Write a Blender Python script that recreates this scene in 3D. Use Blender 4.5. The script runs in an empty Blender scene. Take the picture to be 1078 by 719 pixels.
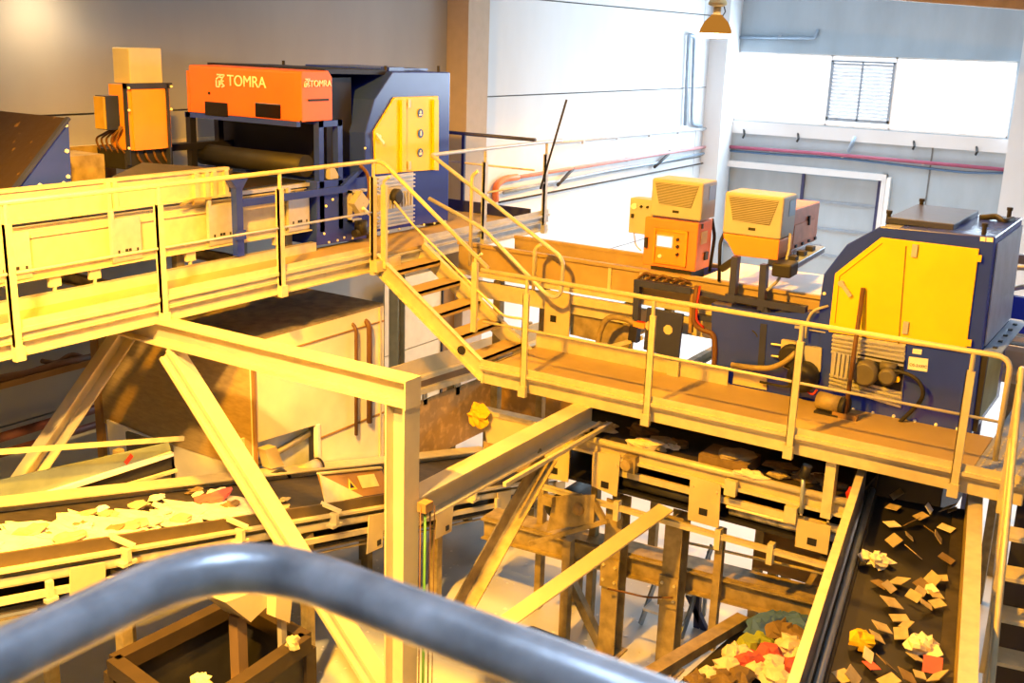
import bpy, bmesh, math, random
from mathutils import Vector, Matrix, Quaternion
R0 = random.Random(7)
S = bpy.context.scene
COL = S.collection
H = 6.6                                   # camera height above the hall floor
# ---------- camera solved from the room's lines (hall axes: X along the left wall, Y along the end wall)
F_, PITCH, ROLL, YAW = 1151.1, 0.26895, 0.033632, 0.563395
def cam_rows():
    cy, sy, cp, sp = math.cos(YAW), math.sin(YAW), math.cos(PITCH), math.sin(PITCH)
    fw = Vector((cy*cp, sy*cp, -sp)); rt = Vector((sy, -cy, 0)); up = rt.cross(fw)
    cr, sr = math.cos(ROLL), math.sin(ROLL)
    return cr*rt + sr*up, -sr*rt + cr*up, fw
RT, UP, FW = cam_rows()
EYE = Vector((0, 0, H))
def ray(x, y): return FW + RT*((x-539)/F_) - UP*((y-359.5)/F_)
def FX(x, y, X): r = ray(x, y); return EYE + r*(X/r.x)      # sight line met with a plane X = const of the hall
def FY(x, y, Y): r = ray(x, y); return EYE + r*(Y/r.y)
def FZ(x, y, Z): r = ray(x, y); return EYE + r*((Z-H)/r.z)
def yz(p): return (p.y, p.z)
def xz(p): return (p.x, p.z)
# ---------- materials
def lin(c):
    c = c/255.0
    return c/12.92 if c <= .04045 else ((c+.055)/1.055)**2.4
def rgb(h): return tuple(lin(int(h[i:i+2], 16)) for i in (0, 2, 4)) + (1,)
MATS = {}
def mat(name, hx, rough=.5, metal=0.0, var=.12, scale=6.0, bump=0.0, hx2=None, thr=None, coord='Object', stretch=None):
    if name in MATS: return MATS[name]
    m = bpy.data.materials.new(name); m.use_nodes = True
    nt = m.node_tree; n = nt.nodes; l = nt.links
    b = n['Principled BSDF']; b.inputs['Roughness'].default_value = rough; b.inputs['Metallic'].default_value = metal
    c = rgb(hx)
    tc = n.new('ShaderNodeTexCoord'); src = tc.outputs[coord]
    if stretch:
        mp = n.new('ShaderNodeMapping'); mp.inputs['Scale'].default_value = stretch
        l.new(src, mp.inputs['Vector']); src = mp.outputs['Vector']
    no = n.new('ShaderNodeTexNoise'); no.inputs['Scale'].default_value = scale; no.inputs['Detail'].default_value = 5
    l.new(src, no.inputs['Vector'])
    rp = n.new('ShaderNodeValToRGB')
    c2 = rgb(hx2) if hx2 else tuple(v*(1-var*1.6) for v in c[:3]) + (1,)
    if thr: rp.color_ramp.elements[0].position = thr[0]; rp.color_ramp.elements[1].position = thr[1]
    else: rp.color_ramp.elements[0].position = .3; rp.color_ramp.elements[1].position = .65
    rp.color_ramp.elements[0].color = c2; rp.color_ramp.elements[1].color = c
    l.new(no.outputs['Fac'], rp.inputs['Fac']); l.new(rp.outputs['Color'], b.inputs['Base Color'])
    if bump:
        bp = n.new('ShaderNodeBump'); bp.inputs['Strength'].default_value = bump; bp.inputs['Distance'].default_value = .01
        l.new(no.outputs['Fac'], bp.inputs['Height']); l.new(bp.outputs['Normal'], b.inputs['Normal'])
    MATS[name] = m
    return m
def emit(name, hx, st):
    if name in MATS: return MATS[name]
    m = bpy.data.materials.new(name); m.use_nodes = True; nt = m.node_tree; nt.nodes.clear()
    e = nt.nodes.new('ShaderNodeEmission'); e.inputs[0].default_value = rgb(hx); e.inputs[1].default_value = st
    o = nt.nodes.new('ShaderNodeOutputMaterial'); nt.links.new(e.outputs[0], o.inputs[0]); MATS[name] = m
    return m
M_concR = mat('concrete_grey', 'a0afbb', .85, 0, .08, 2.2, .15, stretch=(1, 1, .3))
M_pil = mat('pilaster_beige', 'b5a999', .8, 0, .05)
M_concG = mat('bare_concrete', 'a2a5a7', .85, 0, .07, 1.1, .12, stretch=(1, 1, .35))
M_boxf = mat('lit_front_cream', 'ece4ca', .6, .0, .1, 2.2, .08)  # front panel lightened for the strong lamplight on it
M_conc = mat('concrete', 'b9bcbe', .85, 0, .06, 2.2, .15)
M_concL = mat('wall_paint', 'd0d4d8', .8, 0, .05, 1.1, .08, stretch=(1, 1, .35))
M_joint = mat('joint', '6d6f70', .9)
M_floor = mat('floor_concrete', 'cfd3d5', .45, 0, .12, 1.3, .1)
M_galv = mat('galvanised', 'd3caa8', .42, .15, .1, 9, .05)  # zinc tinted warm, the lamps' yellow is put into the colour
M_steel = mat('lamplit_steel_paint', 'cdc3a3', .5, .15, .1, 3, .05)  # neutral steel with the warm lamplight in its colour
M_dirty = mat('lamplit_dirty_steel', 'ab996c', .6, .15, .3, 7, .25)  # dirt mottling, plus the lamps' warm tint in the base colour
M_deck = mat('lamplit_deck', 'b8a16c', .55, .1, .1, 2, .1)  # grey deck warmed, lamplight put into the colour
M_galvc = mat('daylit_galvanised', 'bfc3c8', .42, .2, .1, 9, .05)  # untinted zinc for parts that stand in daylight
M_convR = mat('conveyor_tan', 'b09a6a', .55, .05, .14, 3, .1)
M_deckg = mat('daylit_deck', 'b4b6b8', .4, .3, .12, 3, .1)  # neutral deck colour for the end in daylight
M_navy = mat('navy_paint', '2c42bc', .24, 0, .06, 3)
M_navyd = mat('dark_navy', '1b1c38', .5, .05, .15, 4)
M_navyg = mat('navy_grey', '333a66', .45, .1, .12, 4)
M_orange3 = mat('cabinet_orange', 'ee8a48', .5, 0, .06, 3)
M_orange = mat('orange_paint', 'ea7032', .45, 0, .06, 3)
M_orange2 = mat('light_orange', 'f3983a', .5, 0, .06, 3)
M_yellow = mat('yellow_paint', 'f6cb0c', .4, 0, .05, 3)
M_grey = mat('light_grey_paint', 'b4b2a8', .5, 0, .05, 4)
M_grille = mat('grille_grey', '5f5b50', .6, .1, .1, 12)
M_rib = mat('rib_metal', 'c9cacb', .4, .4, .08, 10)
M_black = mat('black_rubber', '16151a', .6, 0, .2, 6)
M_dark = mat('dark_grey', '2b2a2b', .6, .1, .2, 6)
M_belt = mat('belt_rubber', '3a332a', .75, 0, .35, 8, .2)
M_rust = mat('rusty_plate', 'a1844f', .6, .1, .5, 7, .5, 'c6a468', (.33, .5))
M_scuff = mat('scuffed_plate', '3a2e1e', .45, .2, .5, 7, .4, '7d6338', (.27, .36))
M_skip = mat('skip_brown', '352817', .65, .05, .2, 5, .1)
M_brown = mat('chute_brown', '9c7a49', .65, .05, .15, 3, .1)
M_box = mat('lamplit_panel', 'd0c196', .6, .05, .14, 2.2, .08)  # warm lamp tint added to the panel colour
M_red = mat('red_paint', 'c2332a', .5)
M_pipeblue = mat('pipe_grey_blue', '8fa0b2', .45, .3)
M_white = mat('white_paint', 'f0f0ee', .5, 0, .03)
M_green = mat('green_grey_steel', '8b9a90', .5, .2, .15, 4)
M_gcable = mat('green_cable', '5f9a3c', .5)
M_paper = mat('paper', 'b5a682', .9, 0, .2, 9)
M_card = mat('cardboard', '86704a', .9, 0, .2, 9)
M_cream = mat('cream_waste', 'efe3c4', .9, 0, .15, 7, .4)
M_pink = mat('pink_waste', 'd0605c', .8)
M_lime = mat('lime_waste', '9fae3a', .8)
M_bluew = mat('blue_waste', '4a70b8', .8)
M_yrag = mat('yellow_rag', 'e7b81c', .9, 0, .2, 14, .5)
M_tube = mat('worn_tube', 'c4c7d2', .3, .3, .45, 11, .25, stretch=(1, 1, 1))
M_sign = mat('sign_blue', '2453a8', .4)
M_copper = mat('brown_cable', '6b4a2c', .6)
M_orangepipe = mat('orange_pipe', 'e0702c', .5)
M_pgreen = mat('pale_green_panel', 'b3b77a', .5, 0, .15, 4)
M_roof = mat('roof_sheet', 'b0b4b8', .6, .1)
M_beam = mat('beam_brown', '8f7f74', .7)
M_glassw = emit('daylight_pane', 'f2f8ff', 2.2)
M_lampglow = emit('lamp_glow', 'ffd9a0', 30.0)
M_screen = emit('screen_glow', 'f4f4f0', 1.3)
M_dark_glass = mat('dark_window', '140d09', .25, 0, .1)
# ---------- mesh builder
class B:
    def __init__(s): s.v = []; s.f = []; s.g = []
    def add(s, vs, fs):
        o = len(s.v); s.g.append((o, len(s.f))); s.v += [Vector(p) for p in vs]; s.f += [tuple(i+o for i in f) for f in fs]; return s
    def box(s, x0, x1, y0, y1, z0, z1):
        if x0 > x1: x0, x1 = x1, x0
        if y0 > y1: y0, y1 = y1, y0
        if z0 > z1: z0, z1 = z1, z0
        return s.add([(x0,y0,z0),(x1,y0,z0),(x1,y1,z0),(x0,y1,z0),(x0,y0,z1),(x1,y0,z1),(x1,y1,z1),(x0,y1,z1)],
                     [(0,3,2,1),(4,5,6,7),(0,1,5,4),(1,2,6,5),(2,3,7,6),(3,0,4,7)])
    def prism(s, pts, ax, a, b):
        n = len(pts)
        def P(p, t): return {'X': (t, p[0], p[1]), 'Y': (p[0], t, p[1]), 'Z': (p[0], p[1], t)}[ax]
        vs = [P(p, a) for p in pts] + [P(p, b) for p in pts]
        fs = [tuple(range(n-1, -1, -1)), tuple(range(n, 2*n))] + [(i, (i+1) % n, (i+1) % n + n, i+n) for i in range(n)]
        return s.add(vs, fs)
    def frame(s, p, q, up):
        d = (Vector(q)-Vector(p)).normalized(); up = Vector(up)
        if abs(d.dot(up)) > .98: up = Vector((1, 0, 0)) if abs(d.x) < .9 else Vector((0, 1, 0))
        sd = d.cross(up).normalized(); return d, sd, sd.cross(d)
    def prof(s, p, q, pts, up=(0, 0, 1)):       # profile points (side, up) swept from p to q
        p = Vector(p); q = Vector(q); d, sd, u = s.frame(p, q, up); n = len(pts)
        vs = [p+sd*a+u*b for a, b in pts] + [q+sd*a+u*b for a, b in pts]
        return s.add(vs, [tuple(range(n)), tuple(range(2*n-1, n-1, -1))] + [(i, i+n, (i+1) % n+n, (i+1) % n) for i in range(n)])
    def bar(s, p, q, w, h, up=(0, 0, 1)):
        return s.prof(p, q, [(-w/2,-h/2),(w/2,-h/2),(w/2,h/2),(-w/2,h/2)], up)
    def ibeam(s, p, q, w, h, tf=.018, tw=.014, up=(0, 0, 1)):
        a, b, t = w/2, h/2, tw/2
        return s.prof(p, q, [(-a,-b),(a,-b),(a,-b+tf),(t,-b+tf),(t,b-tf),(a,b-tf),(a,b),(-a,b),(-a,b-tf),(-t,b-tf),(-t,-b+tf),(-a,-b+tf)], up)
    def chan(s, p, q, w, h, t=.012, side=1, up=(0, 0, 1)):   # C channel, open towards +side * side vector
        b = h/2; k = side
        pts = [(0,-b),(k*w,-b),(k*w,-b+t),(k*t,-b+t),(k*t,b-t),(k*w,b-t),(k*w,b),(0,b)]
        return s.prof(p, q, pts, up)
    def ang(s, p, q, w, h, t=.01, sx=1, sy=1, up=(0, 0, 1)):
        return s.prof(p, q, [(0,0),(sx*w,0),(sx*w,sy*t),(sx*t,sy*t),(sx*t,sy*h),(0,sy*h)], up)
    def tube(s, pts, r, n=10, fil=0.0, fs=5):
        P = [Vector(p) for p in pts]
        if fil:
            Q = [P[0]]
            for i in range(1, len(P)-1):
                a = P[i-1]-P[i]; c = P[i+1]-P[i]; f = min(fil, a.length*.48, c.length*.48)
                A = P[i]+a.normalized()*f; C = P[i]+c.normalized()*f
                for k in range(fs+1):
                    t = k/fs; Q.append(A*(1-t)**2 + P[i]*2*t*(1-t) + C*t*t)
            Q.append(P[-1]); P = Q
        T = [(P[min(i+1, len(P)-1)]-P[max(i-1, 0)]).normalized() for i in range(len(P))]
        up = Vector((0, 0, 1)) if abs(T[0].z) < .9 else Vector((1, 0, 0))
        nrm = (up - T[0]*up.dot(T[0])).normalized(); vs = []
        for i, p in enumerate(P):
            nrm = (nrm - T[i]*nrm.dot(T[i])).normalized(); bn = T[i].cross(nrm)
            vs += [p + nrm*(r*math.cos(2*math.pi*k/n)) + bn*(r*math.sin(2*math.pi*k/n)) for k in range(n)]
        fs_ = [tuple(range(n-1, -1, -1)), tuple(range(len(vs)-n, len(vs)))]
        for i in range(len(P)-1):
            for k in range(n): fs_.append((i*n+k, i*n+(k+1) % n, (i+1)*n+(k+1) % n, (i+1)*n+k))
        return s.add(vs, fs_)
    def cyl(s, p, q, r, n=14): return s.tube([p, q], r, n)
    def lathe(s, c, prof, n=20, ax=(0, 0, 1)):
        c = Vector(c); d, sd, u = s.frame(c, c+Vector(ax), (0, 0, 1)); vs = []
        for r, h in prof: vs += [c + d*h + sd*(r*math.cos(2*math.pi*k/n)) + u*(r*math.sin(2*math.pi*k/n)) for k in range(n)]
        fs = []
        for i in range(len(prof)-1):
            for k in range(n): fs.append((i*n+k, i*n+(k+1) % n, (i+1)*n+(k+1) % n, (i+1)*n+k))
        fs.append(tuple(range(n-1, -1, -1))); fs.append(tuple(range(len(vs)-n, len(vs))))
        return s.add(vs, fs)
    def blob(s, c, rx, ry, rz, rnd, j=.3, n=9, m=6):
        c = Vector(c); vs = [c+Vector((0, 0, rz))]
        for i in range(1, m):
            for k in range(n):
                a, b = math.pi*i/m, 2*math.pi*k/n; f = 1+rnd.uniform(-j, j)
                vs.append(c+Vector((rx*f*math.sin(a)*math.cos(b), ry*f*math.sin(a)*math.sin(b), rz*f*math.cos(a))))
        vs.append(c-Vector((0, 0, rz))); L = len(vs)-1; fs = []
        for k in range(n): fs.append((0, 1+k, 1+(k+1) % n)); fs.append((L, L-n+(k+1) % n, L-n+k))
        for i in range(m-2):
            for k in range(n): a = 1+i*n+k; b = 1+i*n+(k+1) % n; fs.append((a, a+n, b+n, b))
        return s.add(vs, fs)
    def slab(s, corners, t, nrm=None):          # polygon given by its corners, thickness t along its normal
        P = [Vector(p) for p in corners]
        nn = Vector(nrm).normalized() if nrm else (P[1]-P[0]).cross(P[2]-P[0]).normalized()
        n = len(P)
        return s.add(P+[p+nn*t for p in P], [tuple(range(n-1, -1, -1)), tuple(range(n, 2*n))] + [(i, (i+1) % n, (i+1) % n+n, i+n) for i in range(n)])
    def make(s, name, m, parent=None, smooth=False, bev=0.0, split=False):
        if split and len(s.g) > 1:              # every piece an object of its own
            for i, (v0, f0) in enumerate(s.g):
                v1, f1 = s.g[i+1] if i+1 < len(s.g) else (len(s.v), len(s.f))
                c = B(); c.add(s.v[v0:v1], [tuple(k-v0 for k in f) for f in s.f[f0:f1]]); ob = c.make(name, m, parent, smooth, bev)
            return ob
        o_ = LOC.get(parent.name, Vector()) if parent else Vector()
        me = bpy.data.meshes.new(name)
        if parent is None and s.v:
            o_ = Vector((sum(v.x for v in s.v)/len(s.v), sum(v.y for v in s.v)/len(s.v), min(v.z for v in s.v)))
        me.from_pydata([v-o_ for v in s.v], [], s.f)
        bm = bmesh.new(); bm.from_mesh(me); bmesh.ops.recalc_face_normals(bm, faces=bm.faces); bm.to_mesh(me); bm.free()
        me.materials.append(m)
        ob = bpy.data.objects.new(name, me); COL.objects.link(ob)
        if parent: ob.parent = parent; LOC[ob.name] = o_
        else: ob.location = o_; LOC[ob.name] = o_
        if smooth:
            for p in me.polygons: p.use_smooth = len(p.vertices) <= 4
        if bev:
            md = ob.modifiers.new('bevel', 'BEVEL'); md.width = bev; md.segments = 2; md.limit_method = 'ANGLE'; md.angle_limit = .7
        return ob
LOC = {}
def T(name, label, cat, loc, group=None):
    o = bpy.data.objects.new(name, None); COL.objects.link(o); o.location = loc; o.empty_display_size = .2
    LOC[o.name] = Vector(loc); o['label'] = label; o['category'] = cat
    if group: o['group'] = group
    return o
def tag(o, label, cat, group=None, kind=None):
    o['label'] = label; o['category'] = cat
    if group: o['group'] = group
    if kind: o['kind'] = kind
    return o
def struct(o): o['kind'] = 'structure'; return o
def dup(root, shift, label=None, rotz=0.0):
    r = root.copy(); COL.objects.link(r); r.location = Vector(root.location)+Vector(shift)
    if rotz: r.rotation_euler = (0, 0, rotz)
    if label: r['label'] = label
    for ch in list(root.children):
        c = ch.copy(); COL.objects.link(c); c.parent = r
        for g in list(ch.children):
            d = g.copy(); COL.objects.link(d); d.parent = c
    return r
def textmesh(name, body, size, m, parent, origin, xdir, ydir, depth=.006, width=None):
    cu = bpy.data.curves.new(name, 'FONT'); cu.body = body; cu.size = size; cu.extrude = depth/2; cu.align_x = 'LEFT'
    ob = bpy.data.objects.new(name+'_src', cu); COL.objects.link(ob)
    dg = bpy.context.evaluated_depsgraph_get()
    me = bpy.data.meshes.new_from_object(ob.evaluated_get(dg)); bpy.data.objects.remove(ob)
    me.name = name
    xs = [v.co.x for v in me.vertices]; k = (width/(max(xs)-min(xs))) if width else 1
    X = Vector(xdir).normalized(); Y = Vector(ydir).normalized(); Z = X.cross(Y)
    off = Vector(origin) - LOC.get(parent.name, Vector())
    for v in me.vertices: v.co = off + X*((v.co.x-min(xs))*k) + Y*(v.co.y*k) + Z*v.co.z
    me.materials.clear(); me.materials.append(m)
    o = bpy.data.objects.new(name, me); COL.objects.link(o); o.parent = parent
    return o
LBZ = H-2.64
# ================= the hall
YW, XW, ZC = 11.6, 28.3, 10.6
struct(B().box(-8, XW+.3, -14.3, YW+.3, -.3, 0).make('floor', M_floor))
struct(B().box(-8, XW+.3, -14.3, YW+.3, ZC, ZC+.25).make('ceiling', M_roof))
# left wall: precast panels with open joints in front of a dark backing
wl = B(); wp = B(); zs = [0, 1.97, 3.77, 5.57, 7.37, 9.17, ZC]; xs = [-8, 3.8, 15.95, 27.0, XW]
for i in range(len(xs)-1):
    for k in range(len(zs)-1):
        g = .012
        (wl if i < 2 else wp).box(xs[i]+g, xs[i+1]-g, YW, YW+.06, zs[k]+g, zs[k+1]-g)
wlo = struct(wl.make('wall_left', M_concG))
wp.make('painted_panels', M_concL, wlo)
B().box(-8, XW+.3, YW+.06, YW+.3, 0, ZC).make('joint_backing', M_joint, wlo)
B().box(-8, 15.9, YW-.06, YW, 5.16, 5.2).make('ledge', M_galv, wlo)
struct(B().box(-8, XW+.3, -14.3, -14, 0, ZC).make('wall_near', M_conc))
struct(B().box(-8.3, -8, -14.3, YW+.3, 0, ZC).make('wall_back', M_conc))
# end wall with its window band and its sectional door
WZ0, WZ1, WY0, WY1 = 4.74, 6.5, 4.28, 11.34
DZ, DY0, DY1 = 3.5, 7.0, 11.2
wr = B()
wr.box(XW, XW+.3, -14, -9.2, 0, ZC); wr.box(XW, XW+.3, -9.2, 2.9, 0, WZ0); wr.box(XW, XW+.3, -9.2, 2.9, WZ1, ZC); wr.box(XW, XW+.3, 2.9, WY0, 0, ZC); wr.box(XW, XW+.3, WY0, YW, WZ1, ZC); wr.box(XW, XW+.3, WY1, YW, 0, WZ1)
wr.box(XW, XW+.3, WY0, DY0, 0, WZ0); wr.box(XW, XW+.3, DY0, WY1, DZ, WZ0); wr.box(XW, XW+.3, DY1, WY1, 0, DZ)
wro = struct(wr.make('wall_right', M_concR))
B().box(XW-.05, XW, WY0-.05, WY1, WZ0-.34, WZ0-.02).make('sill_panel', M_concL, wro)
B().box(XW-.03, XW, 5.9, 5.93, 0, WZ0-.34).make('panel_joint', M_joint, wro)
w1 = struct(B().box(XW+.14, XW+.17, WY0, WY1, WZ0, WZ1).make('window_1', M_glassw))
fr = B()
for y in (WY0, 7.02, 8.62, WY1-.04): fr.box(XW+.05, XW+.13, y, y+.04, WZ0, WZ1)
fr.box(XW+.05, XW+.13, WY0, WY1, WZ0, WZ0+.04); fr.box(XW+.05, XW+.13, WY0, WY1, WZ1-.04, WZ1)
fr.make('window_frame', M_white, w1)
lv = B()
for k in range(15):
    z = 4.98 + k*.09
    lv.prism([(XW+.02, z), (XW+.1, z+.045), (XW+.1, z+.067), (XW+.02, z+.028)], 'Y', 7.08, 8.6)
lv.make('louvre_slats', mat('louvre', 'dde6ee', .5), w1)
lf = B(); lf.box(XW, XW+.11, 7.05, 7.1, 4.9, 6.36); lf.box(XW, XW+.11, 8.58, 8.63, 4.9, 6.36); lf.box(XW, XW+.11, 7.05, 8.63, 4.88, 4.96)
lf.box(XW, XW+.11, 7.05, 8.63, 6.33, 6.38); lf.box(XW+.0, XW+.04, 7.82, 7.86, 4.9, 6.36)
lf.make('louvre_frame', M_pipeblue, w1)
d1 = B()
for k in range(5): d1.box(XW+.2, XW+.26, DY0, DY1, .02+k*.7, .69+k*.7)
d1o = struct(d1.make('door_1', M_concR))
dr = B()
for k in range(5): dr.box(XW+.16, XW+.2, DY0, DY1, .66+k*.7, .71+k*.7)
dr.make('panel_rib', M_pipeblue, d1o)
for y in (9.05, 7.08): B().box(XW+.1, XW+.18, y, y+.07, 0, DZ).make('guide_bar', M_navyg, d1o)
db = B(); db.box(XW-.12, XW+.02, DY1, DY1+.14, 0, DZ+.16); db.box(XW-.12, XW+.02, DY0-.1, DY0+.02, 0, DZ+.16); db.box(XW-.14, XW+.02, DY0-.1, DY1+.14, DZ, DZ+.16)
db.make('door_frame', M_concL, d1o)
B().box(XW-.2, XW-.05, DY0-.22, DY0-.13, 0, DZ+.1).make('door_rail', M_white, d1o)
# columns against the walls
struct(B().box(15.92, 16.56, 11.15, YW-.002, 0, ZC-.002).make('trim_1', M_pil))
struct(B().box(27.45, XW-.002, 11.1, YW-.002, 0, ZC-.002).make('trim_2', M_concL))
struct(B().box(XW-.3, XW-.06, 3.3, 4.2, 0, ZC-.002).make('trim_3', M_concL))
struct(B().box(4.35, 5.05, 11.2, YW-.062, 0, 5.1).make('trim_4', M_conc))
# roof purlin seen along the top edge
p0, p1 = FX(860, -6, 18), FX(1110, 13, 18)
p0, p1 = p0-(p1-p0)*.8, p1+(p1-p0)*2.5
struct(B().prof(p0, p1, [(-.16,-.0),(.16,0),(.16,.3),(-.16,.3)]).make('trim_5', M_beam))
# conduits and pipes on the walls
LAST = [None]
def walltube(name, pts, r, m, label, cat, fil=.05, brackets=(), grp=None):
    t = T(name, label, cat, pts[0], grp)
    LAST[0] = t
    B().tube(pts, r, 8, fil).make('pipe_run', m, t, True)
    for p in brackets: B().box(p.x-.03, p.x+.03, p.y-.03, p.y+.03, p.z-.05, p.z+.05).make('bracket', M_galvc, t)
    return t
y0 = YW-.075
a = [FY(721, 132, y0), FY(725, 36, y0), FY(731, 38, y0), FY(728, 130, y0), FY(738, 133, y0)]
walltube('conduit', a, .045, M_pipeblue, 'grey conduit bent like a hook on the white wall', 'pipe', .12, [FY(724, 60, y0), FY(723, 95, y0)])
a = [FX(772, 39, XW-.06), FX(858, 40, XW-.06), FX(861, 31, XW-.06)]
walltube('conduit', a, .04, M_pipeblue, 'short level conduit above the bright window band', 'pipe', .06, [FX(821, 39, XW-.06)])
a = [FY(522, 212, y0), FY(521, 196, y0), FY(531, 188, y0), FY(600, 178, y0), FY(757, 152, y0)]
a2 = [FX(760, 154, XW-.1), FX(870, 162, XW-.1), FX(1085, 181, XW-.1)]
walltube('water_pipe', a[:3]+[FY(545, 186.5, y0)], .065, M_orangepipe, 'thick orange pipe elbow at the foot of the wall pilaster', 'pipe', .15)
walltube('water_pipe', [FY(545, 186.5, y0-.02), FY(756, 152.5, y0-.02)], .04, mat('faded_red', 'c08a8c', .5), 'faded red pipe along the white wall', 'pipe', 0, [FY(600, 178, y0), FY(660, 168, y0), FY(705, 160, y0)])
walltube('water_pipe', a2, .045, mat('plum_red', 'a0506a', .5), 'plum red pipe along the end wall below the window band', 'pipe', 0, [FX(812, 158, XW-.06), FX(887, 164, XW-.06), FX(972, 172, XW-.06)])
walltube('service_pipe', [FY(530, 203, y0), FY(600, 188, y0), FY(640, 180, y0), FY(690, 172, y0), FY(757, 158, y0)], .035, M_pipeblue, 'grey pipe sagging below the red pipe on the white wall', 'pipe', .3)
walltube('service_pipe', [FX(762, 158, XW-.06), FX(810, 162, XW-.06), FX(890, 167, XW-.06), FX(975, 177, XW-.06), FX(1020, 182, XW-.06), FX(1085, 182, XW-.06)], .03, mat('blue_cable', '4a6f98', .5), 'blue cable sagging below the plum pipe on the end wall', 'cable', .4)
walltube('cable_tray', [FY(585, 150, y0), FY(757, 134, y0)], .035, M_galvc, 'slim grey cable tray with hangers high on the white wall', 'cable tray', 0, [FY(614, 149, y0), FY(650, 145, y0), FY(684, 142, y0), FY(714, 139, y0)])
walltube('service_pipe', [FY(525, 213, y0), FY(760, 168, y0)], .02, M_dark, 'thin dark line lowest on the white wall', 'cable', 0)
# two slack dark straps between the pipes and the long dark rod
walltube('strap', [FY(587, 195, y0-.03), FY(604, 177, y0-.03)], .035, M_dark, 'short dark strap across the pipes nearer the platform', 'strap', 0)
walltube('strap', [FY(689, 176, y0-.03), FY(704, 162, y0-.03)], .035, M_dark, 'short dark strap across the pipes nearer the wall corner', 'strap', 0)
rod = B().tube([FX(569, 199, 13.19), FX(596.5, 105, 13.19)], .016, 8).make('rod', M_dark, None, True)
tag(rod, 'thin dark rod standing up past the corner of the upper platform railing', 'rod')
for i, (x, y) in enumerate(((783, 139), (840, 143), (962, 151), (1028, 157))):
    t = tag(B().tube([FX(x, y-3, XW-.02), FX(x+.5, y+3, XW-.14), FX(x-1, y+6, XW-.1)], .03, 6).make('wall_hook', M_dark), 'small dark hook on the sill below the bright window band', 'hook', 'hooks below the window band')
t = walltube('strap', [FX(893, 160, XW-.15), FX(900, 144, XW-.15)], .04, M_pipeblue, 'slanting bar on the end wall below the louvre', 'bar', 0)
# tray and pipes low on the wall below the upper platform (left)
yl = YW-.3
def offwall(t, xs_, z):
    for x in xs_: B().box(x-.03, x+.03, yl, YW-.001, z-.04, z+.0).make('wall_bracket', M_dark, t)
t = T('cable_tray', 'brown cable tray low on the wall under the upper walkway at far left', 'cable tray', FY(0, 400, yl))
B().box(FY(-60, 400, yl).x, FY(97, 374, yl).x, yl-.12, yl+.12, FY(0, 402, yl).z-.05, FY(0, 402, yl).z+.02).make('tray', M_brown, t)
offwall(t, (4.6, 6.6), FY(0, 402, yl).z-.05)
B().tube([FY(-60, 410, yl-.05), FY(30, 393, yl-.05), FY(60, 384, yl-.05), FY(97, 376, yl-.05)], .05, 7).make('cable_bundle', M_copper, t, True)
B().tube([FY(44, 380, yl), FY(60, 383, yl), FY(74, 372, yl), FY(97, 379, yl)], .03, 7, .1).make('loose_cable', M_copper, t, True)
walltube('service_pipe', [FY(-40, 473, yl), FY(105, 429, yl)], .06, mat('brown_pipe', '6e4038', .5), 'dark red pipe low on the wall behind the leaning brace, upper of two', 'pipe', 0); offwall(LAST[0], (5.0,), FY(20, 464, yl).z)
walltube('service_pipe', [FY(-40, 490, yl), FY(105, 446, yl)], .05, mat('brown_pipe', '6e4038', .5), 'dark red pipe low on the wall behind the leaning brace, lower of two', 'pipe', 0); offwall(LAST[0], (5.0,), FY(20, 482, yl).z)
B().box(11.0, 11.06, YW-.05, YW-.0005, 0, 4).make('panel_joint', M_joint, wlo)
# pipes on the wall behind the stair
walltube('service_pipe', [FY(429.5, 335, 11.45), FY(432, 378, 11.45)], .03, M_red, 'thin red pipe down the lit wall behind the stair', 'pipe', 0)
walltube('service_pipe', [FY(405, 365, 11.45), FY(500, 338, 11.45)], .05, M_brown, 'level brown pipe on the lit wall behind the stair', 'pipe', 0)
# ================= high-bay lamps
def lamp(P, label, power, col=(1, .50, .085), rad=.2, cone=140, aim=None, blend=.45):
    t = T('high_bay_lamp', label, 'lamp', P, None)
    x, y, z = P
    B().lathe((x, y, z), [(.30, 0), (.295, .05), (.27, .13), (.21, .24), (.12, .33), (.1, .36), (.09, .36), (.2, .24), (.262, .12), (.285, .02)], 24).make('lamp_shade', emit('amber_shade', 'e8993a', .6), t, True)
    B().cyl((x, y, z+.34), (x, y, z+.5), .07).make('neck', M_dirty, t, True)
    B().lathe((x, y, z+.5), [(.1, 0), (.17, .03), (.17, .07), (.15, .1), (.15, .24), (.09, .3)], 20).make('ballast_box', M_dirty, t, True)
    B().tube([(x+.1, y-.05, z+.3), (x+.19, y-.08, z+.42), (x+.16, y-.06, z+.52)], .012, 6).make('bracket', M_dark, t)
    B().cyl((x, y, z+.78), (x, y, ZC-.002), .018, 8).make('suspension_rod', M_dark, t)
    B().lathe((x, y, z-.035), [(.12, -.02), (.26, .0), (.31, .035), (.31, .06), (.2, .075)], 24).make('bulb', M_lampglow, t, True)
    L = bpy.data.lights.new('lamp_light', 'SPOT'); L.energy = power; L.color = col; L.shadow_soft_size = rad
    L.spot_size = math.radians(cone); L.spot_blend = blend
    lo = bpy.data.objects.new('lamp_light', L); COL.objects.link(lo); lo.location = (x, y, z-.1)
    if aim: lo.rotation_euler = (Vector(aim)-Vector(P)).to_track_quat('-Z', 'Y').to_euler()
    return t

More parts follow.
